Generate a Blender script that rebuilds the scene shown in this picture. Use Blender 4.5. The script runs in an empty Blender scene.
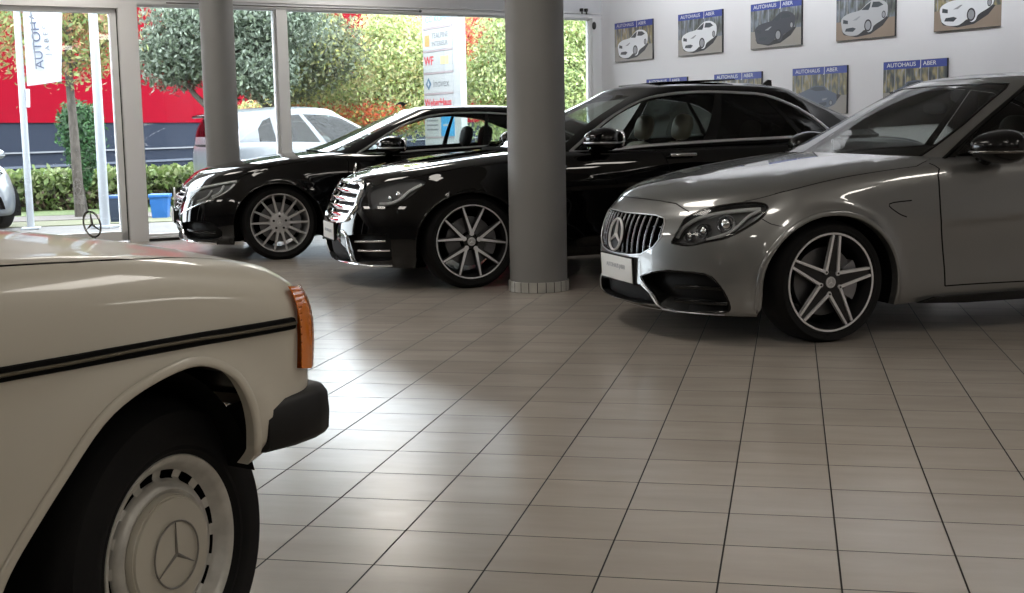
import math, random
import numpy as np

# ------------------------------------------------------------------ surfaces
def herm(X, V, x, mode):
    """cubic through knots X with values V (N,m) at x (N); mode 0 monotone, 1 smooth"""
    X = np.asarray(X, float); V = np.asarray(V, float)
    x = np.clip(x, X[0], X[-1])
    i = np.clip(np.searchsorted(X, x, side='right') - 1, 0, len(X) - 2)
    h = np.diff(X); d = np.diff(V, axis=1) / h
    m = np.zeros_like(V)
    if V.shape[1] > 2:
        w1 = h[:-1]; w2 = h[1:]
        avg = (d[:, :-1] * w2 + d[:, 1:] * w1) / (w1 + w2)
        if mode == 0:
            a, b = d[:, :-1], d[:, 1:]
            ok = a * b > 0
            lim = 2.2 * np.minimum(np.abs(a), np.abs(b))
            avg = np.where(ok, np.sign(a) * np.minimum(np.abs(avg), lim), 0)
        m[:, 1:-1] = avg
        m[:, 0] = d[:, 0] * 1.5 - m[:, 1] * .5; m[:, -1] = d[:, -1] * 1.5 - m[:, -2] * .5
    else:
        m[:, 0] = m[:, 1] = d[:, 0]
    r = np.arange(len(x)); hh = h[i]; t = (x - X[i]) / hh
    v0, v1, m0, m1 = V[r, i], V[r, i + 1], m[r, i] * hh, m[r, i + 1] * hh
    t2 = t * t; t3 = t2 * t
    return v0 * (2*t3 - 3*t2 + 1) + m0 * (t3 - 2*t2 + t) + v1 * (3*t2 - 2*t3) + m1 * (t3 - t2)

UF, UR = .30, .74
class Loft:
    """nested U-shaped loops round the car: u runs nose > side > tail, v runs from row to row (upwards, then in to the centre line)"""
    def __init__(s, X, rows, disp=()):
        s.X = np.array(X, float)          # stations, front to rear (descending)
        o = np.argsort(s.X); s.o = o; s.Xa = s.X[o]
        s.m = len(X); s.n = len(rows)
        s.P = np.array([[r['xf'], r['cf'], r['pf'], r['xr'], r['cr'], r['pr']] + list(np.array(r['z'], float)[o]) + list(np.array(r['y'], float)[o]) for r in rows])
        s.K = np.arange(s.n, dtype=float); s.disp = list(disp); s.cache = None
        d = np.diff(s.P, axis=0); a, b = d[:-1], d[1:]
        avg = (a + b)/2; lim = 2.6*np.minimum(np.abs(a), np.abs(b))
        m = np.zeros_like(s.P); m[1:-1] = np.where(a*b > 0, np.sign(a)*np.minimum(np.abs(avg), lim), 0)
        m[0] = d[0]*1.5 - m[1]*.5; m[-1] = d[-1]*1.5 - m[-2]*.5; s.D = m
    def par(s, v):
        i = np.clip(v.astype(int), 0, s.n - 2); t = (v - i)[:, None]; t2 = t*t; t3 = t2*t
        return s.P[i]*(2*t3-3*t2+1) + s.D[i]*(t3-2*t2+t) + s.P[i+1]*(3*t2-2*t3) + s.D[i+1]*(t3-t2)
    def raw(s, u, v):
        p = s.par(v); xf, cf, pf, xr, cr, pr = p[:, :6].T
        Z = p[:, 6:6+s.m]; Y = p[:, 6+s.m:]
        u = np.asarray(u, float); sy = np.ones_like(u); x = np.empty_like(u)
        f = u < UF; r = u > UR; mid = ~(f | r)
        ph = np.clip(u/UF, 0, 1)*np.pi/2; c, si = np.cos(ph), np.sin(ph); rr = (c**pf + si**pf)**(-1/pf)
        x[f] = (xf - cf + cf*c*rr)[f]; sy[f] = (si*rr)[f]
        t = (u - UF)/(UR - UF); x[mid] = ((xf - cf)*(1-t) + (xr + cr)*t)[mid]
        ph = np.clip((1-u)/(1-UR), 0, 1)*np.pi/2; c, si = np.cos(ph), np.sin(ph); rr = (np.abs(c)**pr + np.abs(si)**pr)**(-1/pr)
        x[r] = (xr + cr - cr*c*rr)[r]; sy[r] = (si*rr)[r]
        y = herm(s.Xa, Y, x, 1)*sy; z = herm(s.Xa, Z, x, 1)
        return np.stack([x, y, z], 1)
    def ev(s, u, v):
        u = np.atleast_1d(np.asarray(u, float)); v = np.atleast_1d(np.asarray(v, float))
        P = s.raw(np.clip(u, 0, 1), np.clip(v, 0, s.n - 1))
        for d in s.disp: P = d(P)
        return P
    def frame(s, u, v):
        """position, unit normal (outward), du, dv"""
        e = 2e-3; ev = 1e-2
        u = np.atleast_1d(np.asarray(u, float)); v = np.atleast_1d(np.asarray(v, float))
        ua, ub = np.clip(u - e, 0, 1), np.clip(u + e, 0, 1); va, vb = np.clip(v - ev, 0, s.n-1), np.clip(v + ev, 0, s.n-1)
        P = s.ev(u, v)
        du = (s.ev(ub, v) - s.ev(ua, v))/(ub - ua)[:, None]; dv = (s.ev(u, vb) - s.ev(u, va))/(vb - va)[:, None]
        n = np.cross(dv, -du); l = np.linalg.norm(n, axis=1)
        bad = l < 1e-9
        n[bad] = (0, 0, 1); l[bad] = 1; n /= l[:, None]
        edge = (u < 1e-6) | (u > 1 - 1e-6) | (np.abs(P[:, 1]) < 1e-6)
        n[edge, 1] = 0; n /= np.linalg.norm(n, axis=1)[:, None]
        return P, n, du, dv
    def grid(s, nu=260, nv=14):
        if s.cache is None:
            u = np.linspace(0, 1, nu); v = np.linspace(0, s.n - 1, nv*(s.n - 1) + 1)
            U, V = np.meshgrid(u, v); s.cache = (U.ravel(), V.ravel(), s.ev(U.ravel(), V.ravel()))
        return s.cache
    def near(s, Q, w=(1, 1, 1), vr=None, it=12):
        """closest (u,v) of points Q, axes weighted by w"""
        Q = np.atleast_2d(np.asarray(Q, float)); w = np.asarray(w, float)
        U, V, P = s.grid()
        if vr: k = (V >= vr[0]) & (V <= vr[1]); U, V, P = U[k], V[k], P[k]
        i = np.array([(((P - q)*w)**2).sum(1).argmin() for q in Q])
        u, v = U[i].copy(), V[i].copy(); lo, hi = vr if vr else (0, s.n - 1)
        for _ in range(it):
            p = s.ev(u, v); e = 1e-4
            s1 = np.where(u > .5, -1, 1); s2 = np.where(v > 1, -1, 1)
            du = (s.ev(u + s1*e, v) - p)/(s1*e)[:, None]; dv = (s.ev(u, v + s2*e*10) - p)/(s2*e*10)[:, None]
            r = (Q - p)*w; du = du*w; dv = dv*w
            a = (du*du).sum(1) + 1e-9; b = (du*dv).sum(1); c = (dv*dv).sum(1) + 1e-9; g1 = (du*r).sum(1); g2 = (dv*r).sum(1)
            det = a*c - b*b + 1e-12
            su = np.clip((c*g1 - b*g2)/det, -.03, .03); sv = np.clip((a*g2 - b*g1)/det, -.3, .3)
            un = np.clip(u + su, 0, 1); vn = np.clip(v + sv, lo, hi)
            better = (((s.ev(un, vn) - Q)*w)**2).sum(1) <= (((s.ev(u, v) - Q)*w)**2).sum(1) + 1e-12
            u = np.where(better, un, u); v = np.where(better, vn, v)
        return np.stack([u, v], 1)
    def scale(s):
        U, V, P = s.grid()
        nv = len(np.unique(V)); G = P.reshape(nv, -1, 3)
        T = np.concatenate([[0], np.cumsum(np.linalg.norm(np.diff(G, axis=0), axis=2).mean(1))])
        uu = np.unique(U); vv = np.unique(V)
        L = np.concatenate([[0], np.cumsum(np.linalg.norm(np.diff(G[:int(nv*.6)], axis=1), axis=2).mean(0))])
        return uu, L, vv, T

def smooth(pts, n=8, closed=False):
    """Catmull-Rom through points"""
    p = np.asarray(pts, float); N = len(p); out = []
    for i in range(N if closed else N - 1):
        a, b, c, d = (p[(i-1) % N], p[i], p[(i+1) % N], p[(i+2) % N]) if closed else (p[max(i-1, 0)], p[i], p[i+1], p[min(i+2, N-1)])
        for t in np.arange(n)/n:
            out.append(.5*((2*b) + (c-a)*t + (2*a-5*b+4*c-d)*t*t + (3*b-a-3*c+d)*t**3))
    if not closed: out.append(p[-1])
    return np.array(out)

def inside(P, poly):
    x, y = P[:, 0], P[:, 1]; r = np.zeros(len(P), bool); j = len(poly) - 1
    for i in range(len(poly)):
        xi, yi = poly[i]; xj, yj = poly[j]
        if yi != yj: r ^= ((yi > y) != (yj > y)) & (x < (xj - xi)*(y - yi)/(yj - yi) + xi)
        j = i
    return r

def flare(cx, cz, R, amp, w, y0=.5, zmin=.1):
    """a swollen lip round a wheel arch"""
    def f(P):
        r = np.hypot(P[:, 0]-cx, P[:, 2]-cz); k = amp*np.exp(-((np.maximum(r - R, 0))/w)**2)*np.clip((P[:, 1]-y0)/.25, 0, 1)
        P = P.copy(); P[:, 1] += k; return P
    return f
def crease(z0, z1, x0, x1, amp, w, dirn=1):
    """a pressed line along the side from (x0,z0) to (x1,z1)"""
    def f(P):
        t = np.clip((P[:, 0]-x0)/(x1-x0), 0, 1); zc = z0 + (z1-z0)*t
        fade = np.clip(np.minimum(np.abs(P[:, 0]-x0), np.abs(P[:, 0]-x1))/.35, 0, 1)*((P[:, 0]-x0)*(P[:, 0]-x1) < 0)
        d = P[:, 2]-zc
        k = amp*fade*np.where(d > 0, np.exp(-(d/w)**2), np.exp(-(d/(w*.25))**2))*np.clip((P[:, 1]-.6)/.15, 0, 1)
        P = P.copy(); P[:, 1] += k*dirn; return P
    return f
def row(xf, cf, pf, xr, cr, pr, z, y): return dict(xf=xf, cf=cf, pf=pf, xr=xr, cr=cr, pr=pr, z=z, y=y)
# ------------------------------------------------------------------ body tables (metres; x forward from the front axle, z up)
def table(X, heads, zs, ys): return X, [row(*h, z, y) for h, z, y in zip(heads, zs, ys)]
SHAPES = {}
def shape(name, body, cab, disp=(), cdisp=()):
    SHAPES[name] = dict(body=Loft(*body, disp), cab=Loft(*cab, cdisp))

shape('grey_coupe', table(
 [.85, .45, 0, -.55, -1.4, -2.4, -2.84, -3.4, -3.85],
 [(.77,.60,2.3,-3.78,.5,2.6), (.835,.63,2.3,-3.84,.5,2.8), (.845,.65,2.25,-3.86,.5,2.8), (.84,.65,2.2,-3.86,.5,2.8), (.805,.64,2.15,-3.85,.5,2.6),
  (.755,.62,2.1,-3.83,.5,2.4), (.705,.56,2.15,-3.78,.5,2.4), (.62,.5,2.3,-3.68,.5,2.3), (.50,.4,2.2,-3.5,.4,2.2), (.40,.3,2.2,-3.4,.3,2.2)],
 [[.155,.15,.16,.18,.19,.19,.20,.24,.26], [.20,.19,.21,.245,.25,.25,.26,.30,.32], [.34,.34,.36,.40,.41,.42,.42,.44,.45], [.50,.52,.56,.60,.60,.61,.62,.62,.60],
  [.625,.66,.71,.75,.76,.78,.79,.78,.76], [.69,.738,.81,.865,.89,.92,.93,.91,.88], [.722,.783,.86,.912,.935,.965,.98,.965,.93],
  [.757,.818,.893,.952,.95,.98,1.0,.985,.95], [.785,.838,.910,.978,.97,.99,1.01,1.0,.97], [.80,.845,.917,.988,.98,1.0,1.02,1.01,.98]],
 [[.80,.85,.86,.86,.86,.86,.86,.85,.80], [.84,.88,.885,.88,.88,.89,.89,.88,.84], [.86,.895,.90,.885,.89,.90,.905,.89,.85], [.85,.89,.90,.895,.905,.905,.91,.895,.85],
  [.83,.87,.893,.895,.905,.905,.915,.89,.83], [.78,.83,.868,.88,.885,.885,.90,.86,.78], [.70,.77,.815,.825,.83,.83,.84,.79,.70],
  [.52,.60,.65,.68,.70,.72,.70,.62,.55], [.30,.33,.35,.37,.38,.38,.36,.33,.30], [0]*9]),
 table([-.4, -.75, -1.3, -1.75, -2.3, -2.8, -3.3],
 [(-.36,.44,2.6,-3.42,.42,2.5), (-.84,.34,2.7,-3.12,.36,2.5), (-1.30,.22,2.9,-2.78,.30,2.5), (-1.36,.2,2.7,-2.70,.28,2.4), (-1.42,.2,2.5,-2.62,.25,2.3), (-1.46,.15,2.4,-2.56,.2,2.2)],
 [[.945,.92,.95,.965,.985,1.0,1.01], [1.16,1.15,1.16,1.17,1.17,1.17,1.17], [1.365,1.365,1.362,1.375,1.36,1.315,1.28], [1.385,1.385,1.383,1.40,1.385,1.335,1.3], [1.40,1.40,1.398,1.413,1.398,1.345,1.31], [1.402,1.402,1.402,1.417,1.402,1.35,1.315]],
 [[.78,.79,.80,.80,.80,.77,.66], [.68,.69,.71,.715,.70,.66,.58], [.56,.565,.575,.585,.575,.54,.50], [.47,.47,.48,.49,.48,.45,.42], [.25,.25,.25,.26,.25,.24,.22], [0]*7]),
 disp=[flare(.01, .31, .372, .028, .035), flare(-2.84, .31, .372, .028, .035), crease(.60, .70, -.5, -2.6, .010, .09)])

shape('black_saloon', table(
 [.86, .45, 0, -.6, -1.5, -2.5, -3.04, -3.6, -4.2],
 [(.79,.60,2.25,-4.14,.5,2.6), (.855,.64,2.2,-4.2,.5,2.8), (.87,.66,2.2,-4.22,.5,2.8), (.855,.66,2.15,-4.22,.5,2.8), (.815,.66,2.1,-4.22,.5,2.6),
  (.755,.63,2.1,-4.2,.5,2.4), (.70,.57,2.15,-4.14,.5,2.4), (.64,.5,2.3,-4.04,.5,2.3), (.56,.4,2.2,-3.9,.4,2.2), (.50,.3,2.2,-3.8,.3,2.2)],
 [[.165,.16,.17,.19,.20,.20,.21,.25,.27], [.21,.20,.22,.25,.26,.26,.27,.31,.33], [.35,.36,.38,.42,.43,.43,.44,.45,.46], [.50,.53,.58,.62,.63,.63,.64,.64,.62],
  [.635,.68,.74,.78,.79,.80,.81,.80,.78], [.715,.775,.845,.90,.92,.94,.95,.94,.91], [.745,.822,.888,.94,.965,.985,1.0,.99,.96],
  [.765,.85,.92,.972,.99,1.01,1.03,1.02,1.0], [.775,.86,.932,.99,1.02,1.03,1.05,1.04,1.02], [.78,.865,.938,1.0,1.03,1.04,1.06,1.05,1.03]],
 [[.84,.89,.90,.90,.90,.90,.90,.89,.84], [.88,.92,.925,.925,.925,.925,.925,.91,.88], [.90,.94,.945,.93,.935,.94,.945,.93,.89], [.89,.935,.945,.94,.945,.945,.95,.935,.89],
  [.87,.915,.94,.942,.947,.947,.952,.93,.87], [.81,.875,.915,.925,.93,.93,.935,.90,.82], [.73,.82,.865,.875,.88,.88,.88,.85,.75],
  [.56,.66,.71,.74,.76,.78,.76,.70,.60], [.32,.36,.38,.40,.40,.40,.38,.36,.32], [0]*9]),
 table([-.4, -.8, -1.4, -2.0, -2.6, -3.1, -3.6],
 [(-.46,.42,2.5,-3.78,.45,2.5), (-.98,.34,2.7,-3.42,.38,2.5), (-1.50,.22,2.9,-3.00,.30,2.5), (-1.58,.2,2.7,-2.92,.28,2.4), (-1.66,.2,2.5,-2.84,.25,2.3), (-1.72,.15,2.4,-2.78,.2,2.2)],
 [[1.02,.95,.985,1.01,1.025,1.035,1.04], [1.20,1.18,1.20,1.21,1.21,1.21,1.20], [1.40,1.40,1.405,1.425,1.41,1.36,1.33], [1.44,1.44,1.445,1.462,1.448,1.40,1.37], [1.462,1.462,1.467,1.485,1.47,1.42,1.385], [1.47,1.47,1.475,1.493,1.478,1.428,1.39]],
 [[.82,.84,.85,.85,.85,.82,.70], [.73,.745,.765,.77,.76,.72,.62], [.60,.61,.625,.635,.625,.59,.54], [.50,.50,.51,.52,.51,.48,.44], [.26,.26,.27,.27,.27,.25,.22], [0]*7]),
 disp=[flare(.0, .335, .39, .016, .05), flare(-3.04, .335, .39, .016, .05), crease(.70, .80, -.45, -3.2, .010, .08), crease(.32, .42, -.7, -2.7, .012, .08)])

shape('black_coupe', table(
 [.86, .45, 0, -.6, -1.5, -2.4, -2.94, -3.5, -4.1],
 [(.82,.55,2.6,-4.04,.5,2.6), (.885,.60,2.6,-4.09,.5,2.8), (.90,.62,2.5,-4.12,.5,2.8), (.885,.64,2.4,-4.12,.5,2.8), (.845,.64,2.3,-4.12,.5,2.6),
  (.785,.62,2.25,-4.1,.5,2.4), (.73,.57,2.25,-4.04,.5,2.4), (.67,.5,2.3,-3.94,.5,2.3), (.58,.4,2.2,-3.8,.4,2.2), (.50,.3,2.2,-3.7,.3,2.2)],
 [[.165,.15,.16,.18,.20,.20,.21,.25,.27], [.21,.19,.21,.24,.25,.25,.26,.30,.33], [.34,.34,.37,.41,.42,.42,.43,.44,.45], [.49,.51,.56,.61,.62,.62,.63,.63,.61],
  [.61,.65,.71,.76,.77,.79,.80,.79,.77], [.68,.74,.82,.875,.90,.93,.95,.93,.89], [.72,.795,.875,.92,.94,.965,.985,.97,.93],
  [.755,.835,.91,.955,.96,.98,1.0,.99,.95], [.775,.85,.925,.975,.98,1.0,1.02,1.0,.97], [.785,.855,.93,.985,.99,1.01,1.03,1.01,.98]],
 [[.84,.89,.90,.90,.90,.90,.90,.89,.84], [.88,.92,.925,.92,.92,.925,.925,.91,.88], [.90,.94,.945,.93,.935,.94,.95,.93,.89], [.89,.935,.945,.94,.945,.945,.955,.935,.89],
  [.86,.91,.94,.942,.947,.947,.957,.93,.87], [.80,.865,.91,.92,.925,.925,.94,.90,.82], [.72,.81,.86,.87,.87,.87,.88,.84,.75],
  [.55,.65,.70,.73,.75,.76,.75,.68,.58], [.32,.36,.38,.40,.40,.40,.38,.36,.32], [0]*9]),
 table([-.4, -.8, -1.4, -2.0, -2.6, -3.1, -3.6],
 [(-.40,.42,2.5,-3.72,.45,2.5), (-.86,.34,2.7,-3.36,.38,2.5), (-1.34,.22,2.9,-2.96,.30,2.5), (-1.40,.2,2.7,-2.86,.28,2.4), (-1.46,.2,2.5,-2.78,.25,2.3), (-1.50,.15,2.4,-2.72,.2,2.2)],
 [[.98,.93,.955,.98,1.0,1.01,1.02], [1.15,1.14,1.15,1.16,1.16,1.15,1.15], [1.33,1.33,1.335,1.345,1.32,1.26,1.22], [1.355,1.355,1.36,1.37,1.345,1.285,1.25], [1.372,1.372,1.378,1.388,1.362,1.30,1.265], [1.378,1.378,1.385,1.395,1.37,1.31,1.27]],
 [[.82,.83,.84,.84,.84,.80,.68], [.72,.735,.75,.755,.745,.70,.60], [.59,.60,.61,.62,.61,.575,.52], [.49,.49,.50,.51,.50,.47,.43], [.26,.26,.27,.27,.27,.25,.22], [0]*7]),
 disp=[flare(.0, .335, .385, .016, .05), flare(-2.94, .335, .385, .016, .05), crease(.66, .80, -.45, -3.1, .010, .08)])

shape('ivory_classic', table(
 [.56, .32, 0, -.5, -1.4, -2.4, -2.8, -3.3, -3.75],
 [(.41,.18,3.4,-3.66,.3,4), (.43,.19,3.3,-3.72,.3,4), (.45,.21,3.2,-3.75,.3,4), (.485,.25,3.0,-3.76,.3,4), (.515,.28,2.9,-3.76,.3,4),
  (.51,.28,2.8,-3.75,.3,3.5), (.50,.29,2.7,-3.70,.3,3.2), (.50,.28,2.7,-3.62,.3,3), (.505,.22,2.5,-3.5,.3,2.6), (.50,.15,2.4,-3.4,.3,2.4)],
 [[.515,.505,.41,.22,.22,.22,.24,.30,.33], [.53,.52,.45,.30,.30,.30,.32,.37,.39], [.55,.54,.50,.46,.46,.46,.47,.49,.50], [.62,.62,.625,.62,.62,.62,.625,.63,.62],
  [.725,.728,.742,.755,.765,.77,.77,.76,.74], [.775,.80,.838,.86,.87,.875,.875,.86,.83], [.80,.843,.893,.922,.932,.937,.93,.91,.87],
  [.812,.860,.908,.937,.943,.948,.94,.92,.88], [.835,.885,.935,.957,.96,.963,.955,.935,.90], [.845,.894,.944,.965,.967,.968,.96,.94,.905]],
 [[.80,.84,.85,.85,.85,.85,.85,.84,.80], [.83,.865,.872,.872,.872,.872,.872,.86,.83], [.845,.88,.887,.887,.887,.887,.887,.87,.84], [.85,.887,.893,.893,.893,.893,.893,.88,.84],
  [.848,.885,.892,.892,.892,.892,.892,.875,.83], [.825,.865,.875,.877,.877,.877,.875,.855,.80], [.765,.80,.815,.82,.82,.82,.815,.79,.74],
  [.66,.69,.70,.71,.72,.72,.71,.69,.64], [.36,.37,.38,.38,.38,.38,.38,.37,.35], [0]*9]),
 table([-.7, -.95, -1.3, -1.75, -2.3, -2.7, -3.1],
 [(-.66,.26,3.2,-3.10,.3,3), (-.88,.24,3.2,-2.95,.28,3), (-1.12,.2,3.2,-2.72,.25,3), (-1.17,.2,3,-2.66,.25,2.8), (-1.22,.2,2.6,-2.58,.25,2.5), (-1.26,.15,2.4,-2.52,.2,2.2)],
 [[.955,.94,.935,.94,.945,.95,.955], [1.15]*7, [1.345,1.345,1.35,1.36,1.35,1.33,1.32], [1.38,1.38,1.387,1.395,1.385,1.365,1.35], [1.405,1.405,1.412,1.42,1.41,1.388,1.37], [1.415,1.415,1.422,1.43,1.42,1.398,1.38]],
 [[.76,.78,.80,.80,.80,.78,.72], [.69,.70,.72,.725,.72,.69,.65], [.60,.605,.62,.625,.62,.60,.57], [.51,.51,.52,.525,.52,.50,.48], [.28,.28,.28,.28,.28,.27,.26], [0]*7]),
 disp=[flare(-.10, .33, .36, .016, .05), flare(-2.80, .32, .36, .016, .05)])
TR = {
 'g_lamp': [[0.1167, 3.1434], [0.1252, 3.6977], [0.132, 4.2343], [0.1603, 4.7754], [0.2019, 4.9258], [0.2304, 4.7388], [0.2412, 4.4177], [0.2365, 4.0027], [0.2162, 3.6139], [0.1944, 3.3377], [0.1683, 3.2001], [0.1412, 3.0684]],
 'g_brow': [[0.122, 3.328], [0.1261, 3.6449], [0.1355, 3.9339], [0.1504, 4.2442], [0.1801, 4.4817], [0.2144, 4.5056], [0.2314, 4.4525]],
 'g_swoosh': [[0.2319, 4.3795], [0.2167, 4.1264], [0.2038, 3.7094], [0.1887, 3.4475], [0.1646, 3.2715]],
 'g_bulb': [[0.1872, 3.8368], [0.1583, 3.5902], [0.1394, 3.3891]],
 'g_grille': [[0.0427, 4.3996], [0.0766, 4.3446], [0.0944, 4.1646], [0.0989, 3.8608], [0.0985, 3.3339], [0.0868, 2.9535], [0.0634, 2.6766], [0.0338, 2.5975]],
 'g_intake': [[0.0861, 2.1415], [0.113, 2.2601], [0.1656, 2.2245], [0.1854, 1.884], [0.1997, 1.3117], [0.1983, 0.8717], [0.1765, 0.6372], [0.1254, 0.3465], [0.1005, 0.6283], [0.0916, 1.3131], [0.073, 1.658], [0.0626, 1.9425]],
 'g_centre': [[0.0626, 1.6277], [0.0824, 1.3206], [0.0897, 0.9007], [0.0561, 0.7229]],
 'g_hoodfront': [[0.066, 5.773], [0.1011, 5.2475], [0.1268, 4.4718]],
 'g_bseam': [[0.2364, 3.9065], [0.2504, 3.6746], [0.2692, 3.5189]],
 'g_door': [[0.3964, 4.809], [0.4003, 3.7621], [0.4049, 2.5193], [0.4104, 1.0894]],
 'g_vent': [[0.3789, 3.845], [0.362, 3.8046], [0.3696, 3.4404], [0.3768, 3.2698]],
 'g_hoodend': [[0.3992, 6.9178], [0.3793, 5.6991]],
 'w_lamp': [[0.1259, 4.1709], [0.1239, 4.7736], [0.1673, 5.2267], [0.2103, 5.2363], [0.2397, 4.8288], [0.2396, 4.5326], [0.2206, 4.0041], [0.1965, 3.6163], [0.162, 3.5266], [0.142, 3.4986]],
 'w_brow': [[0.1576, 3.7284], [0.1832, 3.7364], [0.201, 3.9496], [0.2134, 4.3212], [0.2346, 4.6526]],
 'w_bulb': [[0.1926, 4.1719], [0.1763, 3.9831]],
 'w_strip1': [[0.1135, 1.9647], [0.1486, 2.0], [0.1822, 2.031]],
 'w_strip2': [[0.1206, 1.5566], [0.159, 1.5932], [0.1907, 1.6265]],
 'w_intake': [[0.0919, 2.2465], [0.144, 2.3371], [0.1841, 2.3383], [0.1921, 2.0304], [0.1931, 1.1938], [0.1544, 1.0377], [0.1095, 0.8232], [0.1054, 1.5539]],
 'w_lip': [[0.0511, 0.9272], [0.0948, 0.4903], [0.1421, 0.4541], [0.1925, 0.7841]],
 'w_cflare': [[0.0723, 2.4184], [0.087, 2.1961], [0.0946, 1.4809], [0.0998, 0.8563]],
 'w_ws': [[0.1928, 0.3373], [0.1614, 0.8035], [0.147, 1.1957], [0.133, 1.5571], [0.1396, 1.7449]],
 'w_dlo': [[0.2538, 0.0], [0.2339, 0.3082], [0.2211, 0.6056], [0.1989, 1.1717], [0.2054, 1.5897], [0.3052, 1.765], [0.4282, 1.8048], [0.5563, 1.757], [0.6397, 1.683], [0.6861, 1.3756], [0.6945, 0.86], [0.6938, 0.201]],
 'k_ws': [[0.1557, 0.3615], [0.1393, 1.0884], [0.1208, 1.4428], [0.1403, 1.8141]],
 'k_dlo': [[0.2601, 0.0324], [0.2473, 0.6763], [0.2487, 1.252], [0.3093, 1.6025], [0.4023, 1.6938], [0.5608, 1.6154]],
 'k_lamp': [[0.1078, 4.0885], [0.1546, 4.6733], [0.2421, 4.7711], [0.2457, 4.4482], [0.2254, 3.7984], [0.1764, 3.2988], [0.1377, 3.081]],
 'k_s1': [[0.1112, 4.2558], [0.157, 4.5402], [0.2087, 4.6983], [0.241, 4.6903]],
 'k_s2': [[0.1467, 3.3802], [0.1727, 3.6019], [0.1812, 4.1269]],
 'k_s3': [[0.188, 3.6401], [0.2071, 3.9147], [0.2099, 4.4272]],
 'k_s4': [[0.1427, 3.2021], [0.1901, 3.4587], [0.2248, 3.8646], [0.239, 4.4506]],
 'k_intake': [[0.0963, 2.0029], [0.1843, 2.1979], [0.2194, 1.825], [0.2291, 1.5191], [0.213, 1.1617], [0.138, 0.8567], [0.111, 1.2379]],
 'k_blade': [[0.0694, 2.1167], [0.0964, 1.9243], [0.1068, 1.1979]],
 'k_crease': [[0.0882, 2.536], [0.1388, 2.9665], [0.1763, 3.3021], [0.2003, 3.4428]],
 'i_ind': [[0.2232, 5.1555], [0.2531, 4.5607], [0.262, 4.0475], [0.2654, 3.2195]],
 'i_trim': [[0.3782, 3.9449], [0.3607, 3.9619], [0.3413, 4.0002], [0.3185, 4.038], [0.2585, 4.1128]],
 'i_arch': [[0.383, 1.6263], [0.3755, 2.0982], [0.3677, 2.5236], [0.3541, 3.2065], [0.3402, 3.5604], [0.3279, 3.6609], [0.3181, 3.3693], [0.3135, 2.8849], [0.3119, 2.4317], [0.3115, 1.7622]],
 'i_gap': [[0.369, 6.0349], [0.3505, 6.0136], [0.3286, 6.0998], [0.308, 6.6245]]}
import bpy, bmesh
from mathutils import Vector, Matrix, geometry
scene = bpy.context.scene
COL = scene.collection

# ------------------------------------------------------------------ materials
MATS = {}
def nodes_of(name):
    m = bpy.data.materials.new(name); m.use_nodes = True
    nt = m.node_tree; b = nt.nodes['Principled BSDF']
    MATS[name] = m
    return m, nt, b
def mat(name, col, rough=.5, metal=0., coat=0., spec=.5, bump=0., bscale=60., var=0., vscale=4., coat_rough=.03, aniso=0.):
    m, nt, b = nodes_of(name)
    b.inputs['Base Color'].default_value = (*col, 1); b.inputs['Roughness'].default_value = rough
    b.inputs['Metallic'].default_value = metal; b.inputs['Coat Weight'].default_value = coat
    b.inputs['Coat Roughness'].default_value = coat_rough; b.inputs['Specular IOR Level'].default_value = spec
    if var or bump:
        tc = nt.nodes.new('ShaderNodeTexCoord')
    if var:
        n = nt.nodes.new('ShaderNodeTexNoise'); n.inputs['Scale'].default_value = vscale; n.inputs['Detail'].default_value = 5
        nt.links.new(tc.outputs['Object'], n.inputs['Vector'])
        r = nt.nodes.new('ShaderNodeMapRange'); r.inputs[1].default_value = .3; r.inputs[2].default_value = .7
        r.inputs[3].default_value = 1 - var; r.inputs[4].default_value = 1 + var
        nt.links.new(n.outputs['Fac'], r.inputs[0])
        mx = nt.nodes.new('ShaderNodeVectorMath'); mx.operation = 'SCALE'; mx.inputs[0].default_value = col
        nt.links.new(r.outputs[0], mx.inputs['Scale']); nt.links.new(mx.outputs[0], b.inputs['Base Color'])
    if bump:
        n = nt.nodes.new('ShaderNodeTexNoise'); n.inputs['Scale'].default_value = bscale; n.inputs['Detail'].default_value = 4
        nt.links.new(tc.outputs['Object'], n.inputs['Vector'])
        bp = nt.nodes.new('ShaderNodeBump'); bp.inputs['Strength'].default_value = bump; bp.inputs['Distance'].default_value = .01
        nt.links.new(n.outputs['Fac'], bp.inputs['Height']); nt.links.new(bp.outputs[0], b.inputs['Normal'])
    return m
def glassmat(name, tint, ior=1.5, gain=1.0, add=0.0):
    """thin pane: tinted see-through plus a mirror reflection that grows at grazing angles"""
    m = bpy.data.materials.new(name); m.use_nodes = True; nt = m.node_tree; nt.nodes.clear(); MATS[name] = m
    o = nt.nodes.new('ShaderNodeOutputMaterial'); t = nt.nodes.new('ShaderNodeBsdfTransparent'); g = nt.nodes.new('ShaderNodeBsdfGlossy')
    t.inputs['Color'].default_value = (*tint, 1); g.inputs['Roughness'].default_value = 0.0
    f = nt.nodes.new('ShaderNodeFresnel'); f.inputs['IOR'].default_value = ior
    mm = nt.nodes.new('ShaderNodeMath'); mm.operation = 'MULTIPLY_ADD'; mm.inputs[1].default_value = gain; mm.inputs[2].default_value = add; mm.use_clamp = True
    geo = nt.nodes.new('ShaderNodeNewGeometry'); 
    mx = nt.nodes.new('ShaderNodeMixShader')
    nt.links.new(f.outputs[0], mm.inputs[0]); nt.links.new(mm.outputs[0], mx.inputs[0])
    nt.links.new(t.outputs[0], mx.inputs[1]); nt.links.new(g.outputs[0], mx.inputs[2]); nt.links.new(mx.outputs[0], o.inputs['Surface'])
    return m

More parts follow.
